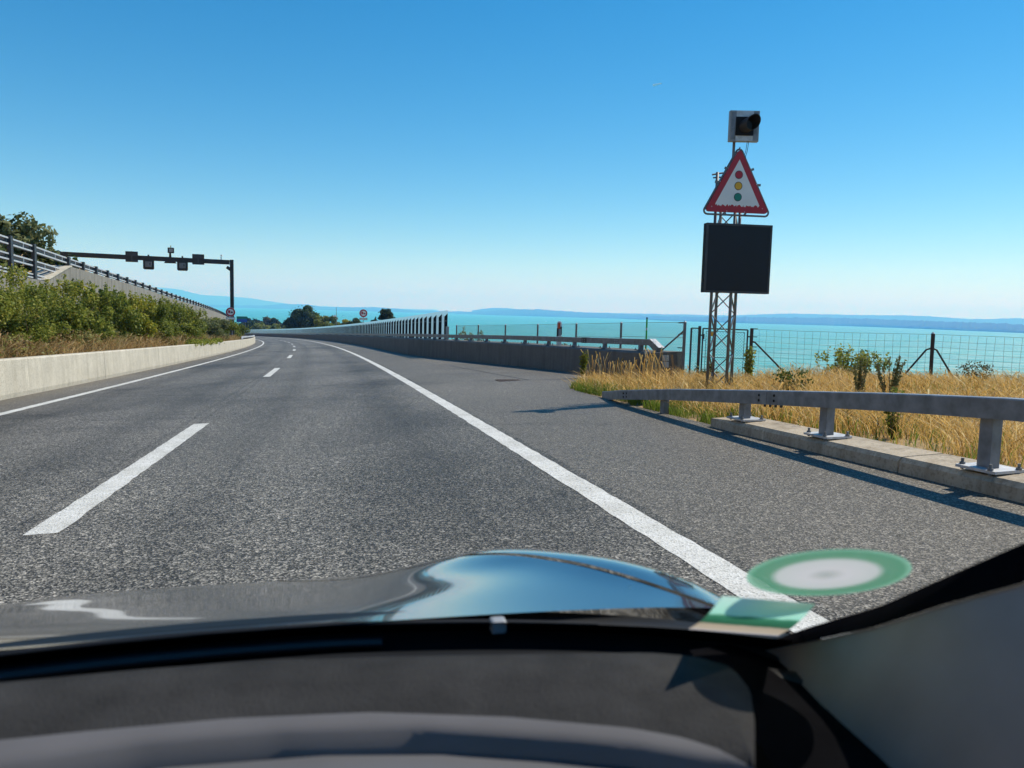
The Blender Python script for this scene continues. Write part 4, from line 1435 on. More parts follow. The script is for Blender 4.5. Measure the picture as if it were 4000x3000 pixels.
# bushes in the planting strip: s, w, half width along / across, height, leaf kind, label
BU = [
    (13.2, -6.9, 1.7, 1.3, 2.55, 'leaf_bush', 'dark green bush at the left edge of the picture, first in the planting strip'),
    (16.6, -7.2, 1.9, 1.4, 2.60, 'leaf_bush', 'full green bush below the rail posts at the left edge'),
    (19.6, -6.8, 1.6, 1.3, 2.40, 'leaf_bush', 'round green bush left of the bare gap in the planting strip'),
    (24.6, -7.1, 1.7, 1.3, 2.62, 'leaf_bush', 'tall green bush under the sloping step of the retaining wall'),
    (27.9, -6.8, 1.6, 1.2, 2.65, 'leaf_bush', 'green bush with ragged shoots just past the sloping step'),
    (31.6, -7.0, 2.0, 1.3, 2.75, 'leaf_bush_yellow', 'yellow-green bush in the middle of the planting strip'),
    (36.0, -6.8, 2.0, 1.3, 2.72, 'leaf_bush', 'olive green bush between the yellow-green and the dark hollow bush'),
    (41.0, -6.9, 2.2, 1.3, 2.75, 'leaf_bush', 'green bush with a dark hollow at its foot in the strip'),
    (46.6, -6.8, 2.4, 1.3, 2.45, 'leaf_bush', 'broad green bush where the bush tops begin to drop'),
    (52.6, -6.8, 2.4, 1.3, 1.95, 'leaf_bush_grey', 'grey-green low bush before the far pair of bushes'),
    (58.6, -6.6, 2.4, 1.2, 1.95, 'leaf_bush_grey', 'grey-green bush left below the round road sign'),
    (64.6, -6.5, 2.4, 1.2, 2.25, 'leaf_bush_yellow', 'bright green bush at the foot of the round road sign'),
    (76.0, -6.6, 2.6, 1.2, 2.15, 'leaf_bush_yellow', 'last bush of the planting strip beside the wall end'),
    (83.0, -6.6, 2.6, 1.2, 1.95, 'leaf_bush', 'low bush behind the last one at the wall end'),
]
for i, (s, w, al, ac, h, lf_, lab) in enumerate(BU):
    d = math.hypot(*rp(s, w).xy)
    bush(soil_pt(s, w), al * 0.72, al * 0.88, h * (0.80, 0.90, 0.76, 0.88, 0.83, 0.80, 0.87)[i % 7], lf_, None, lab, 'bushes in the planting strip', 100 + i, dens=1350 if d < 30 else 900, size=0.050 if d < 30 else 0.075)


def grass(name, spots, mat, hmin, hmax, wid, rg, bend=0.5, lean=(0, 0), head=0.0, kind='stuff', label=None, cat=None):
    n = len(spots)
    b = np.asarray(spots, float)
    ph = 0.5 + 0.25 * np.sin(b[:, 0] * 2.1 + 1.3 * np.sin(b[:, 1] * 0.9)) + 0.25 * np.sin(b[:, 1] * 1.7 + 2.0 * np.sin(b[:, 0] * 0.8 + 1))
    h = rg.uniform(hmin, hmax, (n, 1)) * (0.62 + 0.55 * ph[:, None])
    az = rg.uniform(0, 2 * math.pi, n)
    d = np.stack([np.cos(az), np.sin(az), np.zeros(n)], 1) * rg.uniform(0.15, 1.0, (n, 1)) * bend + np.array([[lean[0], lean[1], 0]])
    az2 = rg.uniform(0, 2 * math.pi, n)
    sd = np.stack([np.cos(az2), np.sin(az2), np.zeros(n)], 1)
    wv = wid * rg.uniform(0.6, 1.4, (n, 1))
    p1 = b + np.array([[0, 0, 1]]) * h * 0.55 + d * h * 0.22
    p2 = b + np.array([[0, 0, 1]]) * h * 0.90 + d * h * 0.75
    hd_ = (rg.random((n, 1)) < head) * 1.0
    V = np.stack([b - sd * wv * .5, b + sd * wv * .5, p1 - sd * wv * .45, p1 + sd * wv * .45,
                  p2 - sd * wv * (.12 + .9 * hd_), p2 + sd * wv * (.12 + .9 * hd_)], 1).reshape(-1, 3)
    base = (np.arange(n) * 6)[:, None]
    F = np.concatenate([base + np.array([[0, 1, 3, 2]]), base + np.array([[2, 3, 5, 4]])])
    t = np.clip(rg.normal(0.5, 0.24, n), 0, 1)
    o = quads(name, V, F, mat, tint=np.repeat(t, 6))
    tag(o, label, cat, kind=kind)
    return o


# right verge: dry grass between rail, mast and fence
rg = np.random.default_rng(5)
sp, sp2 = [], []
while len(sp) < 84000:
    s = rg.uniform(-6, 12.5)
    w = rg.uniform(6.5, 21)
    if s > 9.4 and w < wall_w(s) - 0.02:
        if w < 6.42 + (s - 9.4) * 0.44 + 0.05:
            continue
    elif s > 10.8 and w < wall_w(s) + 0.85:
        continue
    if s > fence_s(w) + 1.2:
        continue
    if s < 3.3 and w < 6.62:
        continue
    d = math.hypot(*rp(s, w).xy)
    if rg.random() > min(1.0, 9.0 / d):
        continue
    # patchy growth
    if math.sin(s * 1.7 + w * .9) * math.sin(w * 1.3 - s * .6) > 0.35 and rg.random() < .75:
        continue
    p = rp(s, w, ground_h(s, w))
    edge = w - (6.62 if s < 3.3 else 6.42)
    if edge < 0.45 and rg.random() > edge / 0.45 * 0.7 + 0.3:
        sp2.append(tuple(p))
        continue
    sp.append(tuple(p))
sp = np.array(sp)
far = np.hypot(sp[:, 0], sp[:, 1]) > 8.5
grass('dry_grass', sp[far], 'dry_grass_blades', 0.08, 0.40, 0.0085, rg, 1.7, (-0.35, 0.05), 0.10, label='tall dry golden grass between the guard rail and the fence', cat='grass')
grass('dry_grass', sp[~far], 'dry_grass_blades', 0.10, 0.42, 0.005, rg, 1.5, (-0.35, 0.05), 0.08, label='dry tangled grass close behind the near guard rail', cat='grass')
pg = np.sin(sp[:, 0] * 1.9 + 0.7) * np.sin(sp[:, 1] * 1.1 + 1.3 * np.sin(sp[:, 0]))
sel = rg.random(len(sp)) < np.where(pg > 0.3, 0.45, 0.06)
u = sp[sel]
for k in range(5200):
    s = rg.uniform(3.0, 11.2)
    e0 = 6.30 if s < 6 else (6.44 if s < 9.4 else 6.44 + (s - 9.4) * 0.44)
    w = e0 + 0.55 * rg.random() ** 1.6
    if math.sin(s * 3.1) + math.sin(s * 7.3 + 1) > -0.9:
        sp2.append(tuple(rp(s, w, ground_h(s, w))))
grass('green_grass', np.concatenate([np.array(sp2), u]), 'green_grass_blades', 0.06, 0.26, 0.009, rg, 0.7, (0, 0), 0, label='short green grass at the foot of the dry grass and kerb', cat='grass')
# seed heads standing against the dark wall
hs = []
for k in range(130):
    s = rg.uniform(9.6, 13.4)
    w = wall_w(s) - rg.uniform(0.08, 0.7)
    if w > 6.5 + (s - 9.4) * 0.44:
        hs.append(tuple(rp(s, w, -0.03)))
grass('seed_grass', np.array(hs), 'dry_grass_blades', 0.45, 0.80, 0.011, rg, 0.5, (-0.05, .2), 1.0, label='feathery dry seed heads in front of the dark wall end', cat='grass')

# brown undergrowth of the planting strip
sp = []
while len(sp) < 26000:
    s = 8 + 78 * rg.random() ** 1.8
    w = rg.uniform(-8.9, -5.2)
    if rg.random() < 0.35:
        w = rg.uniform(-6.2, -5.2)
    sp.append(tuple(rp(s, w, ground_h(s, w))))
grass('brown_undergrowth', np.array(sp), 'brown_grass_blades', 0.12, 0.72, 0.014, rg, 1.5, (0.12, 0), 0.25, label='brown dry undergrowth at the foot of the bushes behind the low wall', cat='undergrowth')
cl = []
for k in range(170):
    s = 9 + 76 * rg.random() ** 1.6
    w = rg.uniform(-6.5, -5.3)
    r = rg.uniform(0.12, 0.38)
    cl.append((rp(s, w, ground_h(s, w) + rg.uniform(0.05, 0.55)), (r * 1.3, r * 1.3, r)))
V, F, T = leaf_cloud(cl, 520, 0.055, rg)
tag(quads('low_weeds', V, F, 'leaf_weeds', None, tint=T), 'low olive and brown weeds between the low wall and the bushes', 'weeds', kind='stuff')
# green creeper spilling over the low wall top
cl = [(rp(38 + k * 0.55, -5.0 + rnd.uniform(-.2, .1), 0.86 + rnd.uniform(-.05, .12)), (0.4, 0.45, 0.16)) for k in range(24)]
V, F, T = leaf_cloud(cl, 420, 0.07, rg)
tag(quads('creeper', V, F, 'leaf_bush_yellow', None, tint=T), 'yellow-green creeper spilling onto the low left wall', 'creeper')

# shrubs and weeds on the right verge
def gxy(x, y, dz=0):
    s, w = to_sw(x, y)
    return rp(s, w, ground_h(s, w) + dz)


def at_z(x, y, z):
    return Vector((x, y, z))


bush(at_z(7.75, 17.5, -1.75), 0.92, 0.6, 1.06, 'leaf_bush', None, 'broad green shrub rising behind the sheep wire fence', 'verge shrubs', 300, dens=1900, size=0.045, shoots=24, name='shrub', cat='shrub')
bush(gxy(4.46, 12.0), 0.30, 0.26, 0.42, 'leaf_tree', None, 'small green shrub in the dry grass right of the lattice mast', 'verge shrubs', 301, dens=1300, size=0.03, shoots=8, name='shrub', cat='shrub')
bush(gxy(4.2, 16.4), 0.25, 0.2, 0.42, 'leaf_tree', None, 'small green weed at the foot of the left gate post', 'verge shrubs', 303, dens=900, size=0.045, shoots=3, name='weed', cat='weed')
bush(gxy(9.0, 14.7), 0.35, 0.3, 0.45, 'leaf_tree_brown', None, 'small brown seeding weed beside the braced fence post', 'verge shrubs', 305, dens=500, size=0.03, shoots=8, name='weed', cat='weed')
bush(rp(20, 9.6, -.9), 0.9, 1.6, 1.55, 'leaf_bush_grey', None, 'pale green shrub seen through the rail behind the right wall', 'verge shrubs', 306, dens=900, size=0.06, shoots=10, name='shrub', cat='shrub')
bush(rp(30.6, 8.3, -.6), 0.7, 0.9, 1.75, 'leaf_bush_grey', None, 'greyish shrub at the near end of the noise barrier', 'verge shrubs', 307, dens=900, size=0.06, shoots=10, name='shrub', cat='shrub')


def stalk_plant(base, h, n, spread, label, seed, leaf_='leaf_bush_grey', size=0.020, jit=0.010):
    rg2 = np.random.default_rng(seed)
    o = empty('stalk_plant', base, label, 'weed', 'bushy stalked weeds')
    st = MB()
    Cs = []
    for k in range(n):
        a = rg2.uniform(0, 2 * math.pi)
        tip = Vector(base) + Vector((spread * math.cos(a) * rg2.uniform(.2, 1), spread * .6 * math.sin(a), h * rg2.uniform(.75, 1.05)))
        b = Vector(base) + Vector((rg2.normal(0, .02), rg2.normal(0, .02), -.05))
        st.tube([b, b.lerp(tip, .5) + Vector((0, 0, .03)), tip], 0.006, 5, 0.003)
        m = 60
        f = rg2.uniform(.25, 1, (m, 1))
        Cs.append(np.array(b) + f * np.array(tip - b) + rg2.normal(0, jit, (m, 3)))
    st.build('stem', 'twig', o)
    Cc = np.concatenate(Cs)
    N = rg2.normal(0, 1, Cc.shape)
    N /= np.linalg.norm(N, axis=1, keepdims=True)
    V, F = leaf_arrays(Cc, N, size, rg2, 2.2)
    quads('foliage', V, F, leaf_, o, tint=np.repeat(np.clip(rg2.normal(.5, .25, len(Cc)), 0, 1), 4))


stalk_plant(gxy(5.27, 11.5), 0.62, 11, 0.13, 'slender stalked weed left of the taller one in the dry grass', 41)
stalk_plant(gxy(5.25, 10.5), 0.72, 16, 0.26, 'taller spreading stalked weed left of the braced fence post', 42)
bush(gxy(3.85, 7.6), 0.09, 0.09, 0.44, 'leaf_bush', None, 'slim leafy creeper stem seen through the gap under the near rail', 'verge shrubs', 308, dens=1300, size=0.035, shoots=2, name='weed', cat='weed')

stalk_plant(gxy(4.83, 15.5), 0.78, 7, 0.10, 'leafy weed climbing beside the right gate post', 43, 'leaf_bush', 0.035, 0.03)
stalk_plant(rp(12.35, 7.72, -0.02), 0.66, 9, 0.13, 'yellowish upright weed at the corner of grass and asphalt', 44, 'leaf_bush_yellow', 0.03, 0.02)
# trees beyond the barrier: s, w, top z, radius, crown height, leaf, label
def slope_tree(s, w, ztop, r, ch, leaf_, lab, seed, dens=55, size=0.34, conic=False, nclump=42):
    b = rp(s, w, ground_h(s, w))
    h = ztop - b.z
    tree(b, h, r, min(ch, h * .9), leaf_, lab, 'trees below the noise barrier', seed, dens, size, nclump=nclump, conic=conic)


def far_tree(x, y, ztop, r, ch, leaf_, lab, seed, dens=55, size=0.45, conic=False, nclump=46):
    b = gxy(x, y)
    b.z = min(b.z, ztop - ch - 1.0)
    tree(b, ztop - b.z, r, ch, leaf_, lab, 'trees below the noise barrier', seed, dens, size, nclump=nclump, conic=conic)


far_tree(-81.9, 300, 0.4, 7.4, 13, 'leaf_tree', 'big round dark green tree rising above the noise barrier', 500, 70, nclump=70)
far_tree(-89.5, 312, -1.8, 4.6, 10, 'leaf_tree', 'dark crown on the left flank of the big round tree', 501)
far_tree(-71.5, 290, -2.6, 5.0, 9, 'leaf_bush', 'bright green crown on the right flank of the big round tree', 502)
far_tree(-52.0, 235, -3.5, 3.0, 5, 'leaf_bush', 'low bright green tree left of the thin sensor mast', 503, 90, 0.3)
far_tree(-43.8, 212, -2.7, 2.9, 5, 'leaf_tree', 'round green tree between the mast and the 7,1 km sign', 504, 90, 0.3)
far_tree(-28.3, 170, 0.3, 2.0, 4.4, 'leaf_tree_dark', 'olive dark tree standing alone right of the 7,1 km sign', 505, 120, 0.24)
far_tree(-31.2, 172, -1.5, 0.9, 2.8, 'leaf_tree', 'small pointed tree left of the lone olive tree', 506, 140, 0.2, True)
far_tree(-30.2, 165, -2.3, 1.2, 2.4, 'leaf_tree_dark', 'low dark tree touching the barrier below the lone olive tree', 507, 130, 0.22)
far_tree(-148.6, 480, -6.9, 6.2, 12, 'leaf_tree_dark', 'nearest of the dark trees left of the big round tree', 508, 40, .7)
far_tree(-161.5, 500, -7.5, 6.2, 13, 'leaf_tree_brown', 'brownish dark tree second left of the big round tree', 509, 40, .7)
far_tree(-175.0, 520, -8.2, 6.6, 13, 'leaf_tree_dark', 'dark tree in the middle of the row beyond the barrier end', 510, 40, .7)
far_tree(-188.0, 540, -9.6, 5.6, 12, 'leaf_tree_dark', 'dark tree right of the direction sign', 511, 40, .7)
far_tree(-133.7, 430, -10.6, 6.0, 8, 'leaf_bush', 'low light green tree in front of the dark row', 512, 45, .6)
far_tree(-145.5, 440, -9.7, 7.0, 9, 'leaf_bush', 'low green tree just right of the planting strip end', 513, 45, .6)
far_tree(-119.0, 410, -9.4, 5.5, 8, 'leaf_bush_yellow', 'yellow-green low tree left of the big round tree', 514, 45, .6)
far_tree(-154.8, 450, -9.4, 6.5, 9, 'leaf_tree', 'green tree under the direction sign', 515, 45, .6)

# trees on the bank above the retaining wall
def bank_tree(x, y, zb, zt, r, ch, leaf_, lab, seed, dens=120, size=0.16, nclump=46):
    tree(Vector((x, y, zb)), zt - zb, r, ch, leaf_, lab, 'trees on the bank at left', seed, dens, size, nclump=nclump)


bank_tree(-24.6, 34.0, 0.2, 5.0, 2.0, 3.6, 'leaf_tree_dark', 'dark tall tree at the left edge above the upper rail', 600)
bank_tree(-22.6, 34.8, 0.2, 3.7, 1.9, 3.0, 'leaf_bush_grey', 'greyish bare-topped tree right of the dark tall one', 601)
bank_tree(-24.0, 32.5, 0.0, 3.4, 2.3, 3.0, 'leaf_tree', 'green tree low behind the upper rail posts', 602)
bank_tree(-21.3, 35.5, 0.1, 2.35, 1.0, 1.8, 'leaf_tree', 'small green tree at the right end of the bank trees', 603)
bank_tree(-20.5, 33.5, -0.2, 1.35, 1.3, 1.4, 'leaf_tree', 'low green bush-like tree behind the lower rails', 604)
bank_tree(-21.7, 36.4, 0.3, 2.2, 0.8, 1.2, 'leaf_tree', 'sparse little tree between the last tall rail post and the coping', 605, 70)

# ------------------------------------------------------------------ boats
def boat(x, y, sc, lab, rot):
    o = empty('sailboat', Vector((x, y, -65)), lab, 'sailboat', 'boats on the lake')
    M = Matrix.Translation((x, y, -65)) @ Matrix.Rotation(rot, 4, 'Z') @ Matrix.Scale(sc, 4)
    h = MB()
    pl = [(-4, -1.1), (2, -1.3), (5, 0), (2, 1.3), (-4, 1.1)]
    h.prism(M, pl, 0.02, 1.1)
    h.build('hull', 'boat_hull', o)
    MB().tube([M @ Vector((0.6, 0, 1)), M @ Vector((0.6, 0, 11.5))], 0.09 * sc).build('mast', 'galvanised_bright', o)
    MB().add([M @ Vector(v) for v in ((0.4, 0.05, 1.8), (-3.8, 0.5, 2.0), (0.5, 0.05, 11.2), (-1.6, 0.75, 5.5))], [(0, 1, 3), (0, 3, 2), (1, 2, 3)]).build('mainsail', 'sail', o)
    MB().add([M @ Vector(v) for v in ((0.8, 0, 9.5), (4.8, 0.0, 1.3), (1.0, 0.6, 1.8))], [(0, 1, 2)]).build('jib', 'sail', o)


boat(-1294, 5769, 1.35, 'sailboat above the barrier right of the thin sensor mast', 0.4)
boat(235, 5537, 1.0, 'white sailboat above the chain link fence left of the marker post', 0.5)
boat(-406, 4992, 0.6, 'tiny sailboat just right of the near end of the noise barrier', 0.3)
boat(-1708, 12431, 1.6, 'tiny far sailboat between the lone olive tree and the barrier end', 0.3)
boat(-4072, 13687, 2.0, 'tiny far sailboat left of the big round tree', 0.2)
boat(-300, 17000, 2.6, 'tiny far boat below the long hill across the lake', 0.2)

# short contrail
p0 = Vector((0.18112, 1.03313, 0.3033)) * 30000
ctr = MB().tube([p0 + Vector((-160, 0, -40)), p0, p0 + Vector((170, 0, 45))], 48, 8, 22).build('contrail', 'contrail')
tag(ctr, 'short white contrail in the blue sky left of the signal mast', 'contrail')

# ------------------------------------------------------------------ the car (X right, Y forward, Z up from the camera)
MC = Matrix.Rotation(R(13.5), 4, 'Z')
car = empty('car', Matrix.Rotation(R(13.5), 4, 'Z'), 'dark grey car seen from its front passenger seat with bonnet and dashboard', 'car')


def cpart(name, V, F, mat, smooth=True, parent=car):
    me = bpy.data.meshes.new(name)
    me.from_pydata([tuple(MC @ Vector(v)) for v in V], [], F)
    if smooth:
        me.polygons.foreach_set('use_smooth', np.ones(len(me.polygons), dtype=bool))
    me.update()
    me.materials.append(MATS[mat])
    o = bpy.data.objects.new(name, me)
    return link(o, parent, MC)


def gridfaces(nr, nc):
    return [(i * nc + k, i * nc + k + 1, (i + 1) * nc + k + 1, (i + 1) * nc + k) for i in range(nr - 1) for k in range(nc - 1)]


# bonnet surface from cross sections
XS = np.array([-1.45, -1.2, -0.9, -0.5, -0.2, 0.0, 0.08, 0.16, 0.22, 0.28, 0.34, 0.40, 0.45, 0.49, 0.53, 0.56, 0.59, 0.62])
ST = {
    0.74: [-.42, -.350, -.330, -.316, -.312, -.311, -.311, -.312, -.313, -.315, -.317, -.321, -.326, -.336, -.360, -.40, -.47, -.60],
    0.86: [-.45, -.378, -.358, -.345, -.341, -.338, -.334, -.329, -.325, -.323, -.323, -.327, -.338, -.360, -.400, -.45, -.52, -.64],
    0.95: [-.48, -.402, -.383, -.371, -.367, -.364, -.357, -.347, -.338, -.331, -.328, -.337, -.360, -.390, -.430, -.48, -.55, -.67],
    1.05: [-.505, -.430, -.411, -.399, -.395, -.391, -.381, -.364, -.351, -.346, -.358, -.385, -.420, -.450, -.490, -.54, -.60, -.72],
    1.15: [-.535, -.460, -.441, -.429, -.425, -.420, -.408, -.389, -.378, -.384, -.410, -.440, -.470, -.500, -.540, -.59, -.65, -.78],
    1.28: [-.575, -.498, -.478, -.466, -.462, -.458, -.449, -.440, -.445, -.460, -.485, -.515, -.550, -.580, -.620, -.67, -.73, -.86],
    1.42: [-.62, -.542, -.521, -.508, -.505, -.503, -.503, -.508, -.520, -.540, -.565, -.600, -.630, -.660, -.700, -.75, -.81, -.94],
    1.54: [-.69, -.585, -.561, -.548, -.546, -.546, -.550, -.560, -.575, -.595, -.620, -.650, -.680, -.710, -.750, -.80, -.86, -.98],
    1.60: [-.75, -.63, -.60, -.583, -.580, -.580, -.585, -.595, -.61, -.63, -.66, -.69, -.72, -.75, -.79, -.84, -.90, -1.02],
    1.64: [-.9, -.76, -.72, -.69, -.68, -.68, -.69, -.70, -.71, -.73, -.76, -.80, -.84, -.87, -.9, -.94, -.98, -1.05],
}
ys = sorted(ST)
gx_ = np.linspace(-1.45, 0.62, 208)
gy_ = np.linspace(0.74, 1.64, 91)
A = np.array([np.interp(gx_, XS, ST[y]) for y in ys])
ZG = np.array([np.interp(gy_, ys, A[:, i]) for i in range(len(gx_))])      # (x, y)


def blur(a, n, axis):
    for _ in range(n):
        pad = np.concatenate([2 * np.take(a, [0], axis) - np.take(a, [1], axis), a, 2 * np.take(a, [-1], axis) - np.take(a, [-2], axis)], axis)
        sl = [slice(None)] * 2
        s0, s1, s2 = list(sl), list(sl), list(sl)
        s0[axis], s1[axis], s2[axis] = slice(0, -2), slice(1, -1), slice(2, None)
        a = 0.25 * pad[tuple(s0)] + 0.5 * pad[tuple(s1)] + 0.25 * pad[tuple(s2)]
    return a


ZG = blur(blur(ZG, 12, 0), 24, 1)
_rx = np.interp(gy_, [.80, .85, .9, .95, 1.0, 1.06, 1.12, 1.3], [.47, .447, .406, .36, .296, .243, .205, .12])
ZG = ZG + 0.0095 * np.exp(-((gx_[:, None] - _rx[None, :]) / 0.085) ** 2) * np.clip((gy_[None, :] - 0.76) / 0.10, 0, 1) * np.clip((1.22 - gy_[None, :]) / 0.14, 0, 1)
ZG = ZG - 0.016 * np.clip((-0.35 - gx_[:, None]) / 0.25, 0, 1) ** 2 * np.clip((gy_[None, :] - 0.9) / 0.5, 0, 1)
ZG = blur(blur(ZG, 6, 0), 8, 1)


def zh(x, y):
    fx = np.clip((x - gx_[0]) / (gx_[1] - gx_[0]), 0, len(gx_) - 1.001)
    fy = np.clip((y - gy_[0]) / (gy_[1] - gy_[0]), 0, len(gy_) - 1.001)
    i, j = int(fx), int(fy)
    a, b = fx - i, fy - j
    return float(ZG[i, j] * (1 - a) * (1 - b) + ZG[i + 1, j] * a * (1 - b) + ZG[i, j + 1] * (1 - a) * b + ZG[i + 1, j + 1] * a * b)


shut = lambda y: float(np.interp(y, [0.74, 0.76, 0.826, 0.914, 0.983, 1.04, 1.075, 1.12, 1.2, 1.35, 1.5, 1.58], [.428, .417, .373, .314, .265, .217, .188, .125, .04, -.06, -.12, -.15]))
YL = np.linspace(0.745, 1.585, 64)
V = []
for y in YL:
    xr = shut(y) - 0.007
    for k in range(110):
        f = k / 109
        x = -1.40 + (xr + 1.40) * (1 - (1 - f) ** 1.4)
        V.append((x, y, zh(x, y)))
hood = cpart('bonnet', V, gridfaces(64, 110), 'car_paint')
V = []
YF = np.linspace(0.745, 1.635, 80)
for y in YF:
    xl = (shut(y) + 0.007) if y < 1.58 else -1.40 + 0.0
    if y >= 1.58:
        xl = -0.15 - (y - 1.58) * 20
    for k in range(80):
        x = xl + (0.62 - xl) * k / 79
        V.append((x, y, zh(x, y)))
cpart('front_wing', V, gridfaces(80, 80), 'car_paint')
V = []
for y in YL:
    for x in (shut(y) - 0.02, shut(y) + 0.02):
        V.append((x, y, zh(x, y) - 0.008))
cpart('shut_gap', V, gridfaces(64, 2), 'rubber_black')

# cowl: black strip at the foot of the windscreen, wiper lying in it
CW = [(-0.9, 0.60), (-0.6, 0.70), (-0.32, 0.765), (-0.19, 0.782), (-0.05, 0.787), (0.09, 0.782), (0.23, 0.762), (0.38, 0.725), (0.445, 0.695), (0.50, 0.65)]
cwx = np.linspace(-0.9, 0.50, 60)
cwy = np.interp(cwx, [c[0] for c in CW], [c[1] for c in CW])
cwy = np.convolve(np.pad(cwy, 4, 'edge'), np.ones(9) / 9, 'valid')
rows = [(0.012, -0.004), (0.004, 0.004), (-0.02, 0.002), (-0.045, -0.012), (-0.055, -0.016), (-0.075, -0.004), (-0.095, -0.004), (-0.12, -0.03), (-0.15, -0.08)]
V = []
for dy, dz in rows:
    for x, y in zip(cwx, cwy):
        V.append((x, y + dy, -0.322 - 0.018 * max(0, x) - 0.02 * max(0, x - 0.25) + dz))
cpart('cowl_panel', V, gridfaces(len(rows), 60), 'cowl_black')
wp = MB()
pts = [MC @ Vector((x, np.interp(x, cwx, cwy) - 0.035, -0.316 - 0.018 * max(0, x))) for x in np.linspace(-0.8, 0.27, 40)]
wp.tube(pts, 0.006, 8, 0.004)
wo = wp.build('wiper_blade', 'cowl_black', None)
wo.parent = car
wo.matrix_parent_inverse = MC.inverted()
pts = [MC @ Vector((x, np.interp(x, cwx, cwy) - 0.055, -0.325 - 0.018 * max(0, x))) for x in np.linspace(-0.8, 0.05, 30)]
wo = MB().tube(pts, 0.007, 8, 0.005).build('wiper_arm', 'black_plastic', None)
wo.parent = car
wo.matrix_parent_inverse = MC.inverted()
nz = MB().box(MC @ Matrix.Translation((0.165, 0.722, -0.318)), -0.008, 0.008, -0.008, 0.008, -0.004, 0.010).build('washer_jet', 'cabinet_grey', None, bev=0.003)
nz.parent = car
nz.matrix_parent_inverse = MC.inverted()


# dashboard: outlines as (X, Y), lofted between heights
def loft(name, lines, mat, smooth=True, n=70):
    """lines: list of (list of (x, y, z)); resampled and skinned"""
    V = []
    for ln in lines:
        a = np.array(ln, float)
        d = np.concatenate([[0], np.cumsum(np.linalg.norm(np.diff(a, axis=0), axis=1))])
        t = np.linspace(0, d[-1], n)
        V += [tuple(np.interp(q, d, a[:, k]) for k in range(3)) for q in t]
    return cpart(name, V, gridfaces(len(lines), n), mat, smooth)


def ray_line(pts, z):
    """points on a level z for sight-line slopes (x/y, z/y)"""
    return [(xr * (z / zr), z / zr, z) for xr, zr in pts]


far_edge = [(-0.62, -0.470), (-0.389, -0.463), (-0.234, -0.460), (-0.066, -0.461), (0.116, -0.472), (0.314, -0.485), (0.457, -0.495), (0.532, -0.507), (0.595, -0.529), (0.629, -0.569), (0.640, -0.622), (0.645, -0.70)]
rim_top = [(-0.62, -0.545), (-0.392, -0.537), (-0.289, -0.536), (-0.124, -0.537), (0.054, -0.547), (0.248, -0.574), (0.436, -0.611), (0.52, -0.635), (0.58, -0.66), (0.645, -0.70)]
rim_bot = [(-0.62, -0.585), (-0.393, -0.572), (-0.236, -0.563), (-0.067, -0.565), (0.117, -0.580), (0.318, -0.616), (0.434, -0.640), (0.53, -0.668), (0.60, -0.69), (0.652, -0.715)]
low_top = [(-0.62, -0.63), (-0.395, -0.605), (-0.209, -0.594), (-0.007, -0.601), (0.183, -0.622), (0.391, -0.660), (0.55, -0.70), (0.66, -0.74)]
FE = ray_line(far_edge, -0.279)
RT = ray_line(rim_top, -0.2835)
RB = ray_line(rim_bot, -0.2875)
GP = [(x, y - 0.004, z - 0.02) for x, y, z in RB]
LT_ = ray_line(low_top, -0.300)
LT0 = [(x, y + 0.003, z - 0.016) for x, y, z in LT_]
LB = [(x, y - 0.14, z - 0.015) for x, y, z in LT_]
loft('dash_top', [[(x, y + 0.002, z - 0.02) for x, y, z in FE], FE, [(p[0] * .5 + q[0] * .5, p[1] * .5 + q[1] * .5, -0.2795) for p, q in zip(FE, [tuple(np.interp(k / 11 * 9, range(10), [r_[j] for r_ in RT]) for j in range(3)) for k in range(12)])], RT], 'dash_felt')
loft('dash_rim', [[(x, y + .0004, z + .0004) for x, y, z in RT], [(x * .5 + u * .5, y * .5 + v * .5 - .001, -0.2838) for (x, y, z), (u, v, _) in zip(RT, RB)], RB, GP], 'dash_rim')
loft('dash_gap', [[(x, y + .03, -0.312) for x, y, z in GP], [(x, y - .05, -0.322) for x, y, z in GP]], 'rubber_black')
loft('dash_lower', [LT0, LT_, LB], 'dash_lower')
# surround of the dash under the glass, dark
SF = [(x * 1.12, y * 1.12 + 0.03, -0.335) for x, y, z in FE]
SF2 = [(x, y - 0.001, -0.296) for x, y, z in FE]
loft('dash_surround', [[(x, y + .10, -0.36) for x, y, z in SF], SF, SF2], 'rubber_black')
cpart('dash_end', [(0.30, 0.84, -0.41), (0.56, 0.80, -0.41), (0.56, 0.05, -0.40), (0.26, 0.05, -0.40), (0.24, 0.42, -0.40)], [(0, 1, 2, 3, 4)], 'rubber_black', False)

cpart('dash_corner', [(0.335, 0.64, -0.318), (0.47, 0.72, -0.352), (0.47, 0.30, -0.345), (0.30, 0.30, -0.335)], [(0, 1, 2, 3)], 'rubber_black', False)

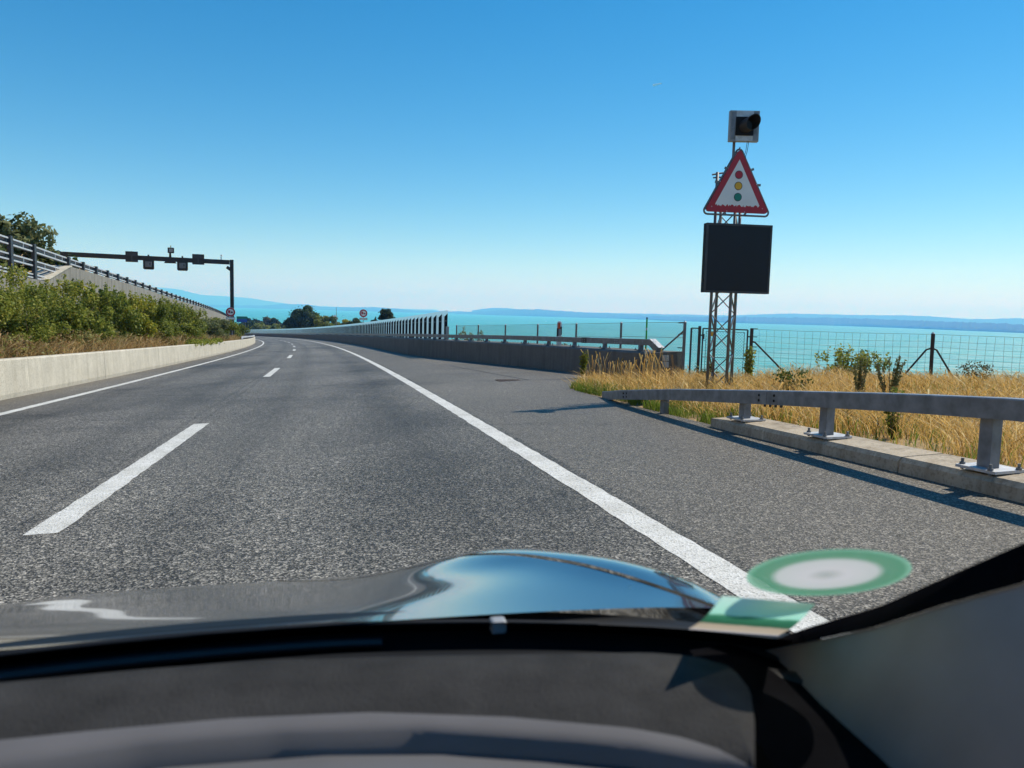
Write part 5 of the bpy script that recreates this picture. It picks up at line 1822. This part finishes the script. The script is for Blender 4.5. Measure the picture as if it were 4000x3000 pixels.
# right windscreen pillar
up_ = [(0.447, 0.700, -0.349), (0.450, 0.620, -0.295), (0.468, 0.550, -0.248), (0.479, 0.490, -0.200), (0.482, 0.430, -0.155), (0.485, 0.33, -0.08), (0.485, 0.20, 0.02), (0.48, 0.05, 0.12)]
mid_ = [(0.425, 0.690, -0.352), (0.440, 0.610, -0.305), (0.455, 0.540, -0.262), (0.466, 0.478, -0.218), (0.470, 0.415, -0.178), (0.473, 0.31, -0.10), (0.473, 0.18, 0.0), (0.47, 0.03, 0.1)]
low_ = [(0.438, 0.700, -0.367), (0.438, 0.680, -0.377), (0.421, 0.610, -0.362), (0.413, 0.560, -0.354), (0.407, 0.480, -0.347), (0.402, 0.40, -0.325), (0.402, 0.26, -0.26), (0.402, 0.10, -0.18)]
inn_ = [(0.45, 0.695, -0.42), (0.445, 0.675, -0.42), (0.43, 0.605, -0.42), (0.42, 0.555, -0.42), (0.415, 0.475, -0.42), (0.41, 0.39, -0.40), (0.41, 0.25, -0.37), (0.41, 0.09, -0.33)]
out_ = [(0.50, 0.71, -0.36), (0.52, 0.63, -0.30), (0.54, 0.56, -0.25), (0.55, 0.50, -0.20), (0.555, 0.44, -0.155), (0.56, 0.34, -0.08), (0.56, 0.21, 0.02), (0.555, 0.06, 0.12)]
loft('pillar_seal', [out_, up_, mid_], 'rubber_black')
bulge = [(a[0] * .55 + b[0] * .45 + .004, a[1] * .55 + b[1] * .45 + .004, a[2] * .55 + b[2] * .45) for a, b in zip(mid_, low_)]
loft('pillar_trim', [[(x + .002, y, z) for x, y, z in mid_], bulge, low_, inn_], 'pillar_trim')

# windscreen: a real pane leaning back over the dash, its black printed edge at the foot
wsx = np.linspace(-1.05, 0.47, 40)
V = []
for f in np.linspace(0, 1, 24):
    for x in wsx:
        yb = float(np.interp(x, cwx, cwy)) - 0.02
        y = yb - f * 0.72
        V.append((x, y, -0.326 - 0.018 * max(0, x) + f * 0.72 * 0.70))
cpart('windscreen', V, gridfaces(24, 40), 'windscreen_glass')
V = []
for f in (0.0, 0.05):
    for x in wsx:
        yb = float(np.interp(x, cwx, cwy)) - 0.024
        y = yb - f * 0.72
        V.append((x, y, -0.330 - 0.018 * max(0, x) + f * 0.72 * 0.70))
cpart('printed_edge', V, gridfaces(2, 40), 'rubber_black')


def glass_point(xr, zr):
    """sight-line slope -> point on the pane (flat part)"""
    # z = zr*y ; pane: z = -0.335 + (0.715 - y)*0.70
    y = (-0.335 + 0.715 * 0.70) / (zr + 0.70)
    return Vector((xr * y, y, zr * y))


c0 = glass_point(0.748, -0.390)
nrm = Vector((0, 0.70, 1)).normalized()
MSK = MC @ Matrix.Translation(c0 - nrm * 0.002) @ Matrix.Rotation(R(-16), 4, 'Z') @ Matrix(((1, 0, 0, 0), (0, nrm.z, nrm.y, 0), (0, -nrm.y, nrm.z, 0), (0, 0, 0, 1)))
mb = MB().prism(I4, circle(0.079, 48), 0, 0.0006)  # see-through disc modelled in place of a sticker's reflection in the glass
st = bpy.data.objects.new('round_sticker', local_mesh('round_sticker', mb, 'round_sticker_print'))
st.matrix_basis = MSK @ Matrix.Diagonal((0.80, 0.86, 1, 1))
COL.objects.link(st)
tag(st, 'round green and grey sticker reflection on the lower right of the windscreen', 'sticker')
cs = [Vector(glass_point(*q)) * 0.88 for q in ((0.521, -0.464), (0.671, -0.486), (0.733, -0.440), (0.573, -0.417))]
me = bpy.data.meshes.new('toll_sticker')
N_ = 8
vs, uv, fs = [], [], []
for j in range(N_ + 1):
    for i in range(N_ + 1):
        u, v = i / N_, j / N_
        p = cs[0].lerp(cs[1], u).lerp(cs[3].lerp(cs[2], u), v)
        p = p - nrm * (0.003 * math.sin(v * 3.1))
        vs.append(tuple(MC @ p))
        uv.append((u, v))
for j in range(N_):
    for i in range(N_):
        a = j * (N_ + 1) + i
        fs.append((a, a + 1, a + N_ + 2, a + N_ + 1))
me.from_pydata(vs, [], fs)
ul = me.uv_layers.new(name='UVMap')
for lp in me.loops:
    ul.data[lp.index].uv = uv[lp.vertex_index]
me.materials.append(MATS['toll_sticker_print'])
ts = bpy.data.objects.new('toll_sticker', me)
COL.objects.link(ts)
so = ts.modifiers.new('thick', 'SOLIDIFY')
so.thickness = 0.0006
tag(ts, 'small mint green and white toll sticker at the foot of the windscreen', 'sticker')
